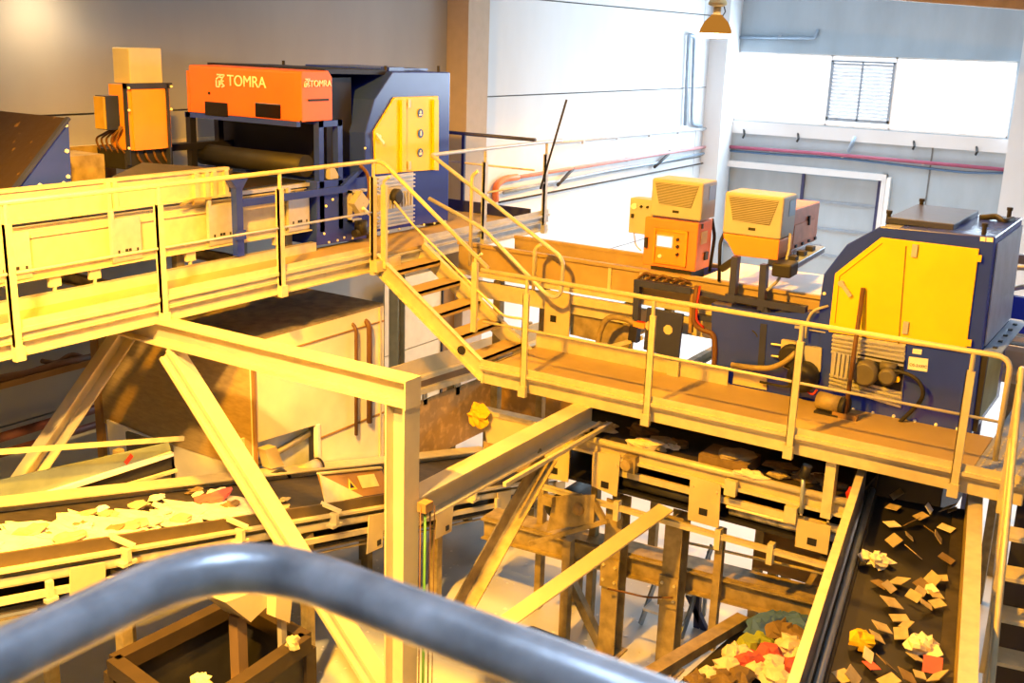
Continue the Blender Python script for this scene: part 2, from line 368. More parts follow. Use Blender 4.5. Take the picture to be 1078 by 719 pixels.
# sheet partition and pale clutter behind the stair, below the upper walkway
t = T('partition', 'pale sheet partition with a brown door leaf behind the stair foot', 'partition', (15, 11.3, 0))
pa, pb, pc = FY(404, 360, 11.35), FY(463, 345, 11.35), FY(497, 336, 11.35)
for k in range(2): B().box(pa.x, pb.x, 11.33, 11.36, .05+k*1.3, 1.33+k*1.3).make('sheet', mat('cream_sheet', 'e2d9bd', .6, 0, .06), t)
B().box(pb.x+.02, pc.x, 11.33, 11.36, .05, 2.6).make('door_leaf', M_brown, t)
B().box(pb.x, pb.x+.04, 11.3, 11.33, .05, 2.62).make('door_post', M_dark, t)
g = FY(418, 320, 9.2); tag(B().ibeam((g.x, 9.2, 0.0), (g.x, 9.2, LBZ), .16, .16, .014, .012).make('walkway_post', M_galv), 'grey steel post under the upper walkway beside the stair head', 'post')
# ================= upper walkway (left)
ZL, ZR = H-2.46, H-3.48           # deck heights
LY = 7.98                          # near edge of the upper walkway
LB = H-2.63                        # underside
t = T('upper_walkway', 'upper steel walkway along the left sorting line', 'walkway', (6, LY+.5, LB))
UW = t
d = B(); d.box(2.5, 13.5, LY+.06, 8.84, ZL-.035, ZL); d.box(12.1, 13.5, 8.84, 11.2, ZL-.035, ZL)
d.make('deck', M_deck, t)
e = B()                            # edge profile: toe board, lip and channel
e.box(2.5, 9.62, LY, LY+.008, ZL-.03, ZL+.13)
e.box(2.5, 9.62, LY-.03, LY, ZL+.035, ZL+.07)
e.make('toe_board', M_galv, t)
e = B(); e.box(10.55, 13.5, LY, LY+.008, ZL-.03, ZL+.13); e.box(10.55, 13.5, LY-.03, LY, ZL+.035, ZL+.07); e.make('toe_board', M_galvc, t)
e = B()
for x0, x1, m_ in ((2.5, 9.95, M_galv), (9.95, 13.5, M_galvc)):
    e = B(); e.chan((x0, LY+.05, (LB+ZL-.035)/2), (x1, LY+.05, (LB+ZL-.035)/2), .06, ZL-.035-LB, .014, 1); e.make('edge_channel', m_, t)
e = B()
for x in (3.4, 5.2, 7.0, 8.8, 10.9, 12.6): e.ibeam((x, LY+.07, LB+.06), (x, 11.3, LB+.06), .08, .12)
e.chan((2.5, 8.8, LB+.06), (13.5, 8.8, LB+.06), .05, .12, .012, -1)
e.chan((13.48, LY+.1, LB+.06), (13.48, 11.3, LB+.06), .05, .12, .012, -1)
e.make('cross_beam', M_dirty, t, split=True)
def railing(name, label, axis, fixed, posts, ztop, zdeck, zbase, hand, mid, nrm, rr=.024, M_galv=M_galv):
    # posts: flat uprights bolted to the edge with a slimmer tube above
    t = T(name, label, 'railing', (fixed, posts[0], zbase) if axis == 'Y' else (posts[0], fixed, zbase))
    for q in posts:
        b = B()
        if axis == 'X':
            b.box(q-.035, q+.035, fixed-.05, fixed-.02, zbase-.02, ztop-.17)
            b.box(q-.035, q-.027, fixed-.05, fixed+.0, zbase-.02, ztop-.17); b.box(q-.045, q+.045, fixed-.07, fixed-.02, zbase-.02, zbase+.1)
            b.cyl((q, fixed-.03, ztop-.2), (q, fixed-.03, ztop-.01), .02, 10)
        else:
            b.box(fixed-.05, fixed-.02, q-.035, q+.035, zbase-.02, ztop-.17)
            b.box(fixed-.05, fixed+.0, q+.027, q+.035, zbase-.02, ztop-.17); b.box(fixed-.07, fixed-.02, q-.045, q+.045, zbase-.02, zbase+.1)
            b.cyl((fixed-.03, q, ztop-.2), (fixed-.03, q, ztop-.01), .02, 10)
        b.make('post', M_galv, t)
    B().tube(hand, rr, 12, .12).make('handrail', M_galv, t, True)
    if mid: B().tube(mid, .014, 8, .06).make('mid_rail', M_galv, t, True)
    return t
zt = H-1.36; zm = H-1.93; yy = LY-.03
lp = [FY(10, 300, LY).x, FY(168, 280, LY).x, FY(293.5, 250, LY).x, FY(391, 230, LY).x]
lp = [lp[0]-1.5] + lp
# stair geometry (runs down towards -Y between the two walkways)
SX0, SX1 = 9.66, 10.5
stop, sbot = (LY+.0, ZL), (6.5, ZR)
xs_ = SX0
railing('guard_railing', 'galvanised guard railing along the upper walkway at left, running into the stair handrail', 'X', LY, lp, zt, ZL, LB,
        [(2.6, yy, zt), (9.62, yy, zt), (xs_-.03, LY-.12, zt-.02), (xs_-.03, 6.42, H-2.38)], [(2.6, yy, zm), (lp[-1], yy, zm)], None)
p = [FY(572, 200, LY).x, FY(508, 210, LY).x]
rt = railing('guard_railing', 'short guard railing at the far end of the upper walkway, right of the stair', 'X', LY, p, zt, ZL, LB,
        [(13.75, yy, zt), (SX1+.13, yy, zt), (SX1+.1, LY-.12, zt-.03), FX(589, 269, SX1+.1), FX(593, 277, SX1+.1), FX(591, 308, SX1+.1), FX(584, 314, SX1+.1), FX(574, 309, SX1+.1), FX(508, 240, SX1+.1), (SX1+.1, yy, zm+.05)],
        [(13.6, yy, zm), (p[1], yy, zm)], None, .024, M_galvc)
for (x, y, x2, y2) in ((497, 185, 489, 270), (563, 262, 560.5, 296)):
    pp = FX(x, y, SX1+.1); q = FX(x2, y2, SX1+.1)
    B().tube([pp+Vector((0, -.08, .06)), pp, (pp.x, pp.y, q.z-.1)], .022, 10, .08).make('post', M_galv, rt, True)
t = T('end_railing', 'dark blue railing across the far end of the upper walkway', 'railing', (13.3, 8.2, ZL))
B().tube([(13.15, LY+.05, H-1.33), (13.15, 11.3, H-1.33)], .026, 10).make('handrail', M_navyg, t, True)
B().tube([(13.15, LY+.05, H-1.75), (13.15, 11.3, H-1.75)], .014, 8).make('mid_rail', M_galv, t, True)
for y in (9.25, 11.2): B().box(13.13, 13.17, y-.025, y+.025, ZL, H-1.33).make('post', M_navyg, t)
B().box(13.15, 13.18, LY+.1, 11.3, ZL, ZL+.16).make('toe_board', M_navyg, t)
# ================= stair
t = T('steel_stair', 'short steel stair joining the upper walkway to the lower platform', 'stair', (10, 7, ZR))
def on(y): return stop[1] + (stop[0]-y)/(stop[0]-sbot[0])*(sbot[1]-stop[1])
for x, sd in ((SX0, -1), (SX1, 1)):
    B().chan((x, LY+.03, on(LY+.03)-.06), (x, 6.42, on(6.42)-.04), .06, .2, .012, sd if False else (1 if x == SX0 else -1)).make('stringer', M_galv, t)
for k in range(5):
    y = LY-.16-k*.30; z = on(y)-.02
    b = B(); b.box(SX0+.01, SX1-.01, y-.13, y+.12, z-.03, z); b.box(SX0+.01, SX1-.01, y-.13, y-.12, z-.06, z)
    b.make('tread', M_deck, t)
b = B()
q = FX(499, 340, SX0-.03); pq = FX(503, 275, SX0-.03)
b.box(SX0-.05, SX0-.01, q.y-.035, q.y+.035, q.z-.1, pq.z-.02); b.tube([(SX0-.03, q.y, pq.z-.05), (SX0-.03, q.y, pq.z+.02), (SX0-.03, q.y-.08, pq.z+.09)], .018, 8)
b.make('handrail_post', M_galv, t)
b = B(); q = FX(434, 230, SX0-.03)
b.box(SX0-.05, SX0-.01, LY-.16, LY-.09, LB+.05, H-1.62); b.tube([(SX0-.03, LY-.12, H-1.65), (SX0-.03, LY-.12, H-1.58), (SX0-.03, LY-.2, H-1.52)], .018, 8)
b.make('handrail_post', M_galv, t)
B().box(9.5, 9.95, LY-.12, LY-.03, LB+.02, ZL-.02).make('bracket_plate', M_galv, t)
B().tube([FX(415, 212, SX0-.03), FX(435, 237, SX0-.03), FX(500, 303, SX0-.03), FX(530, 333, SX0-.03), FX(553, 336, 9.5)], .013, 8, .1).make('mid_rail', M_galv, t, True)
b = B()
for y in (LY-.05, 6.75): b.lathe((SX0-.02, y, on(y)-.05), [(.05, 0), (.05, .02)], 10, (-1, 0, 0))
b.make('bolt_cover', M_dark, t, split=True)
# ================= lower platform (right)
RX = 9.53; RB = H-3.66
t = T('lower_platform', 'lower steel platform in front of the right sorting machine', 'platform', (10, 4, RB)); LP = t
YE = .0
b = B(); b.box(RX+.06, 10.72, 1.35, 6.42, ZR-.03, ZR); b.make('deck', M_deck, t)
b = B(); b.box(RX+.06, 13.5, YE-.8, 1.345, ZR-.03, ZR); b.make('tread_plate', M_deckg, t)
b = B()                            # raised tread pattern on the daylit end of the deck
for i in range(34):
    for k in range(14):
        x = 9.75+k*.1; y = 1.3-i*.06
        b.box(x-.03, x+.03, y-.008, y+.008, ZR-.001, ZR+.004)
o = b.make('tread_pattern', M_galv, t); o['kind'] = 'stuff'
b = B(); b.box(RX, RX+.008, YE+.9, 6.42, ZR-.03, ZR+.1); b.box(RX-.028, RX, YE+.9, 6.42, ZR+.0, ZR+.035); b.make('toe_board', M_galv, t)
b = B(); b.chan((RX+.05, 6.42, (RB+ZR-.03)/2), (RX+.05, YE+.9, (RB+ZR-.03)/2), .06, ZR-.03-RB, .014, 1 if False else -1); b.make('edge_channel', M_galv, t)
b = B()
for y in (1.2, 2.4, 3.6, 4.8, 6.0): b.ibeam((RX+.07, y, RB+.06), (13.3, y, RB+.06), .08, .12)
b.make('cross_beam', M_dirty, t, split=True)
b = B(); b.box(RX+.03, 10.72, 6.4, 6.43, RB, ZR); b.make('end_plate', M_galv, t)
rp = [FX(x, y, RX).y for x, y in ((553.5, 380), (683, 420), (833, 460), (1008, 490))]
zt2 = H-2.38; zm2 = H-2.94; xx = RX-.03
ye = FX(1066, 373, RX).y
railing('guard_railing', 'galvanised guard railing along the near edge of the lower platform', 'Y', RX, rp, zt2, ZR, RB,
        [(xx, 6.42, zt2), (xx, ye, zt2), (xx, ye, zt2-.9)], [(xx, 6.38, zm2), (xx, ye+.02, zm2)], None)
# inner low kerb channel on the deck
t = T('kerb_channel', 'long low steel channel on the deck between lower platform and the conveyor', 'channel', (10.72, 5, ZR))
b = B(); b.chan((10.66, 6.4, ZR+.09), (10.66, 4.0, ZR+.09), .07, .18, .012, -1); b.make('channel', M_galv, t)
b = B(); b.box(10.6, 10.64, 4.55, 4.68, ZR, ZR+.17); b.make('cover_clip', M_galv, t)
# ================= upper sorting machine
Y0 = 8.75; YB = 10.8
t = T('sorting_machine', 'navy sorting machine with orange hood and yellow hatch on the upper walkway', 'sorting machine', (11, 9.6, ZL))
ML = t
pts = [xz(FY(*q, Y0)) for q in ((384.5, 246), (472, 232), (474, 76), (413.5, 75.5), (394, 105), (384.3, 140))]
B().prism(pts, 'Y', Y0, YB).make('cabinet_body', M_navy, t, bev=.012)
b = B(); q = [FY(*p, Y0) for p in ((333.5, 258.6), (386, 251), (386, 186), (333.5, 191))]
b.prism([xz(p) for p in q], 'Y', Y0, YB); b.make('base_box', M_navy, t, bev=.008)
# front panels of the intake, behind the hood
B().box(9.95, 10.4, Y0+.25, YB-.05, ZL+.95, H-.5).make('intake_panel', M_navyd, t)
rf = B(); rf.prism([xz(FY(*p, Y0)) for p in ((349, 73), (414, 74.5), (412, 79), (349, 78))], 'Y', Y0+.1, YB); rf.make('roof_sheet', M_navyd, t)
b = B(); b.box(11.1, 12.0, Y0+.3, YB-.4, H-.43, H-.40); b.box(11.0, 11.3, Y0+.15, Y0+.28, H-.43, H-.38); b.make('roof_hatch', M_navy, t)
for x, y in ((10.9, Y0+.12), (12.0, Y0+.12), (10.9, YB-.2)):
    b = B(); b.cyl((x, y, H-.44), (x, y, H-.36), .02, 8); b.make('lifting_eye', M_dark, t)
# hatch
hp = [xz(FY(*q, Y0-.02)) for q in ((415, 102.4), (460.8, 101), (461, 178.5), (395.3, 183.4), (393.6, 138))]
h = B().prism(hp, 'Y', Y0-.03, Y0-.001).make('hatch_door', M_yellow, t, bev=.006)
for xa, xb in ((421.5, 425.8), (455.3, 460)):
    q = [xz(FY(*p, Y0-.04)) for p in ((xa, 105), (xb, 105), (xb, 179 if xb > 450 else 180.5), (xa, 179 if xb > 450 else 181))]
    B().prism(q, 'Y', Y0-.07, Y0-.03).make('hatch_bar', M_yellow, h)
for x, y in ((442.3, 119), (442.5, 140.5), (442.2, 160.6)):
    c = FY(x, y, Y0-.035); B().lathe(c, [(.055, 0), (.055, .008)], 24, (0, -1, 0)).make('safety_sign', M_sign, h)
    g = B()
    if y < 125: g.lathe(c+Vector((0, -.006, .012)), [(.02, 0), (.02, .005)], 12, (0, -1, 0)); g.box(c.x-.03, c.x+.03, c.y-.012, c.y-.006, c.z-.03, c.z-.012)
    elif y < 150: g.box(c.x-.012, c.x+.012, c.y-.013, c.y-.008, c.z-.03, c.z+.035)
    else: g.lathe(c+Vector((0, -.008, .02)), [(.013, 0), (.013, .005)], 12, (0, -1, 0)); g.box(c.x-.028, c.x+.028, c.y-.013, c.y-.008, c.z-.03, c.z+.002)
    g.make('sign_pictogram', M_white, h)
b = B(); b.bar(FY(396.5, 141, Y0-.06), FY(404, 151, Y0-.06), .02, .03); b.lathe(FY(398, 144, Y0-.03), [(.03, 0), (.03, .03)], 10, (0, -1, 0)); b.make('latch_handle', M_white, h)
for x, y in ((430, 109), (430.3, 174)): c = FY(x, y, Y0-.04); B().box(c.x-.025, c.x+.025, c.y-.02, c.y+.01, c.z-.05, c.z+.05).make('hinge', M_galv, h)
# ribbed vent and motor
c0 = FY(396, 186, Y0); c1 = FY(434, 234, Y0)
v = B().box(c0.x, c1.x, Y0-.012, Y0-.001, c1.z, c0.z-.0).make('vent_panel', M_rib, t)
r = B()
for k in range(13):
    z = c1.z + (k+.5)*(c0.z-c1.z)/13
    if not (.36 < (k+.5)/13 < .66): r.box(c0.x, c1.x, Y0-.045, Y0-.012, z-.012, z+.008)
r.make('vent_rib', M_rib, v, split=True)
r = B(); za = c1.z+.37*(c0.z-c1.z); zb = c1.z+.65*(c0.z-c1.z)
for k in range(11): x = c0.x+.02+k*.06; r.box(x, x+.018, Y0-.08, Y0-.012, za, zb)
r.make('cooling_fin', M_rib, v, split=True)
m = FY(418, 207, Y0-.1); B().lathe(m+Vector((0, .06, 0)), [(.1, 0), (.1, .08), (.07, .1)], 18, (0, -1, 0)).make('fan_hub', M_dark, v, True)
b = B(); b.box(m.x-.13, m.x+.13, Y0-.06, Y0-.015, m.z-.14, m.z+.12); b.make('fan_plate', M_grey, v)
# belt-tension gear left of the vent
b = B(); a = FY(368, 201, Y0-.04); c = FY(379, 248-16, Y0-.04)
b.box(a.x, a.x+.03, Y0-.06, Y0-.001, c.z, a.z); b.box(a.x, a.x+.3, Y0-.06, Y0-.001, a.z-.03, a.z); b.box(a.x, a.x+.2, Y0-.06, Y0-.001, c.z, c.z+.03)
b.make('gear_bracket', M_rib, t)
m = FY(377, 213, Y0-.08); b = B(); b.prism([(m.x-.14, m.z), (m.x, m.z-.16), (m.x+.15, m.z), (m.x, m.z+.14)], 'Y', Y0-.14, Y0-.04); b.make('gearbox', M_grey, t)
b = B(); b.cyl(FY(380, 232, Y0-.1), FY(380, 246, Y0-.1), .08, 14); b.cyl(FY(373, 246, Y0-.1), FY(388, 243, Y0-.1), .05, 10); b.make('drive_motor', M_dark, t, True)
B().tube([FY(379, 174, Y0-.05), FY(387, 182, Y0-.1), FY(389, 196, Y0-.12), FY(388, 208, Y0-.1), FY(381, 214, Y0-.12)], .022, 8, .08).make('power_cable', M_copper, t, True)
b = B(); b.cyl(FY(382, 219, Y0-.15), FY(392, 228, Y0-.15), .022, 8); b.make('lever', M_white, t)
bl = B()
for x, y in ((341, 246), (346, 255), (355, 253), (362, 250), (371, 251), (395, 244), (408, 244), (420, 241), (433, 239), (446, 236.5), (457, 235), (468, 233), (343, 217), (350, 210), (374, 184), (384, 156)):
    c = FY(x, y, Y0-.001); bl.lathe(c, [(.016, 0), (.016, .012), (.008, .018)], 8, (0, -1, 0))
bl.make('bolt', M_white, t, split=True)
# hood
hx0 = FY(317.8, 127.8, Y0).x; hx1 = FY(350.2, 125, Y0).x; hz0 = H-.97; hz1 = H-.41
hy1 = FX(197.5, 120, hx0).y
hd = B()
pr = [(hx0, hz0), (hx1, hz0), (hx1, hz1-.07), (hx1-.06, hz1), (hx0+.02, hz1), (hx0, hz1-.02)]
hd.prism(pr, 'Y', Y0, hy1-.05); hd.prism([(hx0, hz0), (hx1, hz0), (hx1, hz1-.07), (hx0+.03, hz1-.07), (hx0, hz1-.07)], 'Y', hy1-.05, hy1)
hd = hd.make('hood', M_orange, t, bev=.012)
for xa, ya, xb, yb in ((216, 106.6, 240.4, 123.2), (269, 107.8, 296, 125.2)):
    a = FX(xa, ya, hx0); c = FX(xb, yb, hx0); B().box(hx0-.012, hx0+.001, c.y, a.y, c.z, a.z).make('viewing_window', M_dark_glass, hd, bev=.02)
o = FX(239.5, 90, hx0-.012); e_ = FX(280, 90.3, hx0-.012); wd = o.y-e_.y
textmesh('lettering', 'TOMRA', .165, M_white, hd, o, (0, -1, 0), (0, 0, 1), .008, wd)
def logo(hd, P, s, xd, nv):         # small square arrow mark of bent strips
    X = Vector(xd); Z = Vector((0, 0, 1)); b = B()
    def st(p, q, w=.016): b.bar(P+X*p[0]*s+Z*p[1]*s+nv, P+X*q[0]*s+Z*q[1]*s+nv, w*s/.14, .006, nv)
    st((0, .0), (0, .55)); st((0, .62), (.62, 1)); st((.1, 1), (1, 1)); st((1, 1), (.55, .5)); st((.3, .5), (1, .12)); st((.35, .45), (.35, 0)); st((.35, 0), (0, 0)); st((.2, .78), (.8, .78)); st((.55, .5), (.9, .5)); st((.62, .0), (.95, .1)); st((.45, .2), (.75, .38))
    b.make('logo', M_white, hd)
logo(hd, FX(228.2, 91.2, hx0-.006), .14, (0, -1, 0), Vector((-.006, 0, 0)))
o = FY(326.5, 91.5, Y0-.012); e_ = FY(349, 90.5, Y0-.012)
textmesh('lettering', 'TOMRA', .1, M_white, hd, o, (1, 0, 0), (0, 0, 1), .008, e_.x-o.x)
logo(hd, FY(320.5, 91.5, Y0-.006), .085, (1, 0, 0), Vector((0, -.006, 0)))
a = FY(324, 105.6, Y0); c = FY(345.5, 103.6, Y0); B().box(a.x, c.x, Y0-.012, Y0+.001, a.z-.01, a.z+.012).make('hood_slot', M_dark, hd)
b = B(); c = FX(220.5, 98, hx0); b.lathe(c, [(.018, 0), (.018, .012)], 10, (-1, 0, 0)); c = FX(317, 128, hx0); b.lathe(c, [(.015, 0), (.015, .012)], 10, (-1, 0, 0)); b.make('hood_knob', M_dark, hd, split=True)
# stand of the hood
s = B(); zt_ = hz0
for x in (FY(338, 130, Y0).x, FY(358, 128, Y0).x):
    s.box(x-.04, x+.04, Y0+.0, Y0+.08, ZL+.2, zt_)
x0_, x1_ = FY(335.5, 128, Y0).x, FY(360.5, 127, Y0).x
s.box(x0_, x1_, Y0, Y0+.08, zt_-.07, zt_); s.box(hx0, hx0+.06, Y0+.08, hy1+.05, zt_-.06, zt_); s.box(hx1-.06, hx1, Y0+.08, hy1+.05, zt_-.06, zt_)
s.make('hood_stand', M_navy, t)
s = B(); s.box(hx0, hx0+.09, hy1-.04, hy1+.04, ZL+.3, zt_); s.box(hx0+.45, hx0+.53, hy1-.04, hy1+.04, ZL+.3, zt_); s.box(hx0-.4, hx0+.9, hy1-.05, hy1+.05, H-1.42, H-1.34); s.make('far_stand', M_navyd, t)
s = B(); a = FY(252, 213.5, Y0); c = FY(362, 196.5, Y0); s.bar((a.x, Y0-.03, a.z), (c.x, Y0-.03, a.z), .05, .08); s.bar(FY(360, 197, Y0-.02), FY(386, 172, Y0-.02), .05, .05); s.make('stand_brace', M_navy, t)
s = B(); c = FY(248, 189, Y0-.02); s.box(c.x-.045, c.x+.045, Y0-.07, Y0+.01, ZL+.12, c.z); s.prism([(c.x-.13, c.z+.02), (c.x+.13, c.z+.02), (c.x+.045, c.z-.09), (c.x-.045, c.z-.09)], 'Y', Y0-.08, Y0+.02); s.box(c.x-.09, c.x+.06, Y0-.09, Y0-.06, ZL+.3, ZL+.4); s.make('stand_leg', M_navy, t)
c = FY(350, 181.5, Y0+.05); B().prism([(c.x-.1, c.z-.07), (c.x+.08, c.z-.07), (c.x-.02, c.z+.07), (c.x-.1, c.z+.07)], 'Y', Y0-.0, Y0+.12).make('edge_guide', M_grey, t)
# ================= upper feed conveyor
C0 = 8.86; C1 = 10.7
t = T('feed_conveyor', 'long grey feed conveyor behind the railing of the upper walkway', 'conveyor', (6.5, 9.8, ZL)); CV = t
xe = FY(240, 176.5, C0).x
b = B(); b.box(2.5, xe, C0, C0+.012, H-1.7, H-1.405); b.box(2.5, xe, C0-.02, C0+.05, H-1.43, H-1.40); b.box(2.5, xe, C0-.03, C0, H-1.71, H-1.685); b.make('side_board', M_galv, t)
b = B()
for x in (FY(112, 200, C0).x, FY(119, 200, C0).x, FY(205, 195, C0).x, FY(216, 192, C0).x, FY(224, 190, C0).x, FY(236.5, 187, C0).x): b.box(x-.025, x+.025, C0-.035, C0, H-1.69, H-1.43)
b.make('board_stiffener', M_galv, t, split=True)
b = B(); b.box(2.5, xe, C1, C1+.02, H-1.7, H-1.3); b.make('far_board', M_dirty, t)
b = B(); b.box(2.5, 9.45, C0+.03, C0+.05, H-2.2, H-1.8); b.chan((2.5, C0+.06, H-1.8), (9.45, C0+.06, H-1.8), .05, .12, .012, 1); b.chan((2.5, C0-.02, H-2.18), (9.45, C0-.02, H-2.18), .05, .1, .012, 1)
b.make('frame_rail', M_galv, t)
b = B(); b.box(xe, 9.5, C0, C0+.06, H-1.72, H-1.68); b.box(xe, 9.5, C0-.02, C0+.02, H-1.83, H-1.79); b.make('edge_strip', M_rib, t)
b = B(); b.box(2.5, 9.9, C0+.06, C1, H-1.72, H-1.66); b.make('belt', M_black, t)
for x, y in ((12, 250), (132, 233), (314, 208), (232, 220)):
    p = FY(x, y, C0-.03); b = B(); b.box(p.x-.16, p.x+.16, C0-.05, C0-.02, H-2.2, H-1.78); b.box(p.x-.19, p.x-.15, C0-.06, C0-.02, H-2.2, H-1.7); q = b.make('bearing_plate', M_rib, t)
    g = B()
    for dx in (-.02, .02):
        for dz in (-.02, .02): g.box(p.x+dx-.015, p.x+dx+.015, C0-.055, C0-.049, H-2.12+dz-.014, H-2.12+dz+.014)
    g.box(p.x-.12, p.x-.1, C0-.055, C0-.049, H-2.12, H-2.09); g.box(p.x+.1, p.x+.12, C0-.055, C0-.049, H-2.12, H-2.09); g.make('slot', M_dark, q, split=True)
b = B()
for x in (55, 98, 200, 292): p = FY(x, 270, C0-.02); b.box(p.x-.06, p.x+.06, C0-.04, C0, H-2.33, H-2.24); b.cyl((p.x, C0-.02, H-2.4), (p.x, C0-.02, H-2.24), .02, 8)
b.make('bolt_clamp', M_galv, t, split=True)
b = B(); b.cyl((9.55, C0+.1, H-1.5), (9.55, C1, H-1.5), .13, 18); b.make('head_roller', M_dark, t, True)
b = B()
for x in (3.2, 5.4, 7.6, 9.2): b.box(x-.05, x+.05, C0+.06, C0+.14, ZL, H-2.2); b.box(x-.05, x+.05, C1-.14, C1-.06, ZL-.1, H-1.7)
b.make('support_leg', M_dirty, t, split=True)
b = B(); a = FY(187, 222, C0); b.tube([FY(190, 216, C0-.06), FY(204, 210, C0-.06), FY(222, 209, C0-.06)], .015, 6, .05); b.cyl(FY(203, 213, C0-.06), FY(214, 211, C0-.06), .03, 8); b.make('cable_clip', M_dirty, t)
t = tag(B().chan((2.5, 8.72, ZL+.05), (9.44, 8.72, ZL+.05), .08, .1, .012, -1).make('kerb_channel', M_galv), 'long grey kerb channel on the upper walkway below the feed conveyor', 'channel')
# ================= orange control cabinet on the upper line
X_ = 7.9
def cbx(x0, y0, x1, y1, X, dx): a = FX(x0, y0, X); c = FX(x1, y1, X); return (X, X+dx, c.y, a.y, c.z, a.z)
yf = 9.85
t = T('control_cabinet', 'orange control cabinet in a black frame with a pale box on top, at upper left', 'cabinet', FY(150, 200, yf))
def fy(x0, y0, x1, y1, Y, d): a = FY(x0, y0, Y); c = FY(x1, y1, Y); return (a.x, c.x, Y, Y+d, c.z, a.z)
# its panelled face looks along -Y, its narrow side along -X
A = FY(134, 90, yf); dpt = .62
B().box(*fy(133.5, 90, 181, 155, yf, .3)).make('cabinet_body', M_orange2, t)
B().box(*fy(138.5, 93, 175.5, 156, yf-.02, .019)).make('door', M_orange2, t)
f = B(); f.box(*fy(132.5, 88, 138.5, 174, yf-.03, .06)); f.box(*fy(175.5, 88, 181.5, 173, yf-.03, .06)); f.box(*fy(132.5, 88, 181.5, 92.8, yf-.03, .06)); f.make('frame', M_navyg, t)
f = B()
for x, y in ((135, 92.5), (135.5, 116), (135.5, 156), (180, 91), (180, 115)): f.lathe(FY(x, y, yf-.03), [(.016, 0), (.014, .014)], 8, (0, -1, 0))
f.make('bolt', M_white, t, split=True)
B().box(*fy(135.2, 50.5, 171.5, 87.5, yf+.0, .27)).make('top_box', M_grey, t, bev=.01)
xl = FY(132.5, 100, yf).x
a = FY(111, 101, yf+.1); c = FY(129.8, 136, yf+.1)
B().box(a.x, xl-.02, yf+.1, yf+.27, c.z, a.z).make('side_box', M_navyg, t)
B().box(a.x-.03, a.x, yf+.11, yf+.26, c.z+.01, a.z-.01).make('side_box_lid', mat('olive_lid', 'b99b3c', .5), t)
s = B()
for k in range(5): s.tube([(xl-.03, yf+.05+.02*k, c.z+.03), (xl-.07, yf+.15+.08*k, c.z-.12), (xl-.02, yf+.05+.1*k, c.z-.25)], .012, 6, .08)
for k in range(4): q = FY(142+k*9, 155, yf+.06); s.tube([q, q+Vector((.03, -.03, -.14)), q+Vector((.12, .0, -.2))], .014, 6, .08)
s.make('cable_bundle', M_copper, t, True)
s = B(); q = FY(150, 158, yf); s.box(q.x-.2, q.x+.45, yf+.05, yf+.5, q.z-.2, q.z); s.make('cable_base', M_dark, t)
# low dark deck between conveyor and wall
t = tag(B().slab([FY(118, 186, 9.3), FY(150, 171, 9.5), FY(245, 178, 9.3), FY(238, 186, 9.2)], .03, (0, 0, -1)).make('cover_plate', mat('dusty_navy', '4a4a52', .6)), 'flat dusty cover plate below the orange control cabinet', 'plate')
t = tag(B().box(*fy(74, 165, 112, 200, 9.9, .5)).make('belt_housing', M_dirty), 'dusty grey housing behind the navy chute at upper left', 'housing')
# navy discharge chute at the far left
yc = 9.2
t = T('discharge_chute', 'navy chute with a sloping scuffed plate at the far left edge', 'chute', FY(40, 200, yc))
tri = [xz(FY(*q, yc)) for q in ((70.5, 124), (74, 196), (8, 206))]
B().prism(tri, 'Y', yc-.02, yc).make('side_plate', M_navy, t)
a, c = FY(70.5, 124, yc), FY(8, 206, yc)
B().slab([a, c, c+Vector((0, 1.7, 0)), a+Vector((0, 1.7, 0))], .02).make('slide_plate', M_scuff, t)
s = B(); s.bar(a+Vector((0, -.02, 0)), c+Vector((0, -.02, 0)), .05, .03); s.make('edge_strip', M_navyg, t)
s = B()
for x, y in ((69, 132), (70, 159), (71.5, 186), (42, 195), (67, 193)): s.lathe(FY(x, y, yc-.021), [(.02, 0), (.018, .015)], 8, (0, -1, 0))
s.make('bolt', M_white, t, split=True)
a2 = FY(-40, 123, yc)
s = B(); s.box(a2.x-1, FY(2, 200, yc).x, yc+.0, yc+1.7, ZL+.5, ZL+.55); s.box(a2.x-1, a2.x-.9, yc, yc+1.7, ZL+.3, a.z); s.make('catch_tray', M_scuff, t)
# ================= lower sorting machine
FXm = 10.72; XB = 12.25
def P2(x, y, X=FXm): return yz(FX(x, y, X))
t = T('sorting_machine', 'navy sorting machine with a large yellow hatch on the lower platform at right', 'sorting machine', (11.4, 2.3, ZR)); MR = t
pts = [P2(*q) for q in ((1048, 249.4), (926.7, 238.3), (891.3, 257.5), (867, 289), (862, 322), (862, 428), (1022, 460))]
B().prism(pts, 'X', FXm, XB).make('cabinet_body', M_navy, t, bev=.012)
ys = FX(1048, 249.4, FXm).y - .004
ysb = FX(1022, 460, FXm).y
# sheet over the navy side, its lavender stands for daylight on it
ym = ys+.55*(ysb-ys); B().slab([(FXm+.1, ys-.002, H-1.66), (XB-.03, ys-.002, H-1.66), (XB-.03, ym-.002, H-2.64), (FXm+.1, ym-.002, H-2.64)], .012, (0, -1, 0)).make('daylit_side', mat('daylit_lavender', 'b9bad0', .4, .1), t)
hp = [P2(*q, FXm-.02) for q in ((927.7, 249.8), (1030.9, 262.2), (1016.7, 371.5), (872.5, 349.2), (879.2, 287.9))]
h = B().prism(hp, 'X', FXm-.03, FXm-.001).make('hatch_door', M_yellow, t, bev=.006)
s = B(); s.bar(FX(954, 259, FXm-.03), FX(946, 362, FXm-.03), .014, .008, (1, 0, 0)); s.bar(FX(929, 256, FXm-.03), FX(884, 291, FXm-.03), .008, .008, (1, 0, 0)); s.bar(FX(884, 291, FXm-.03), FX(879, 340, FXm-.03), .008, .008, (1, 0, 0)); s.make('door_gap', mat('olive_seam', '8a7414', .6), h)
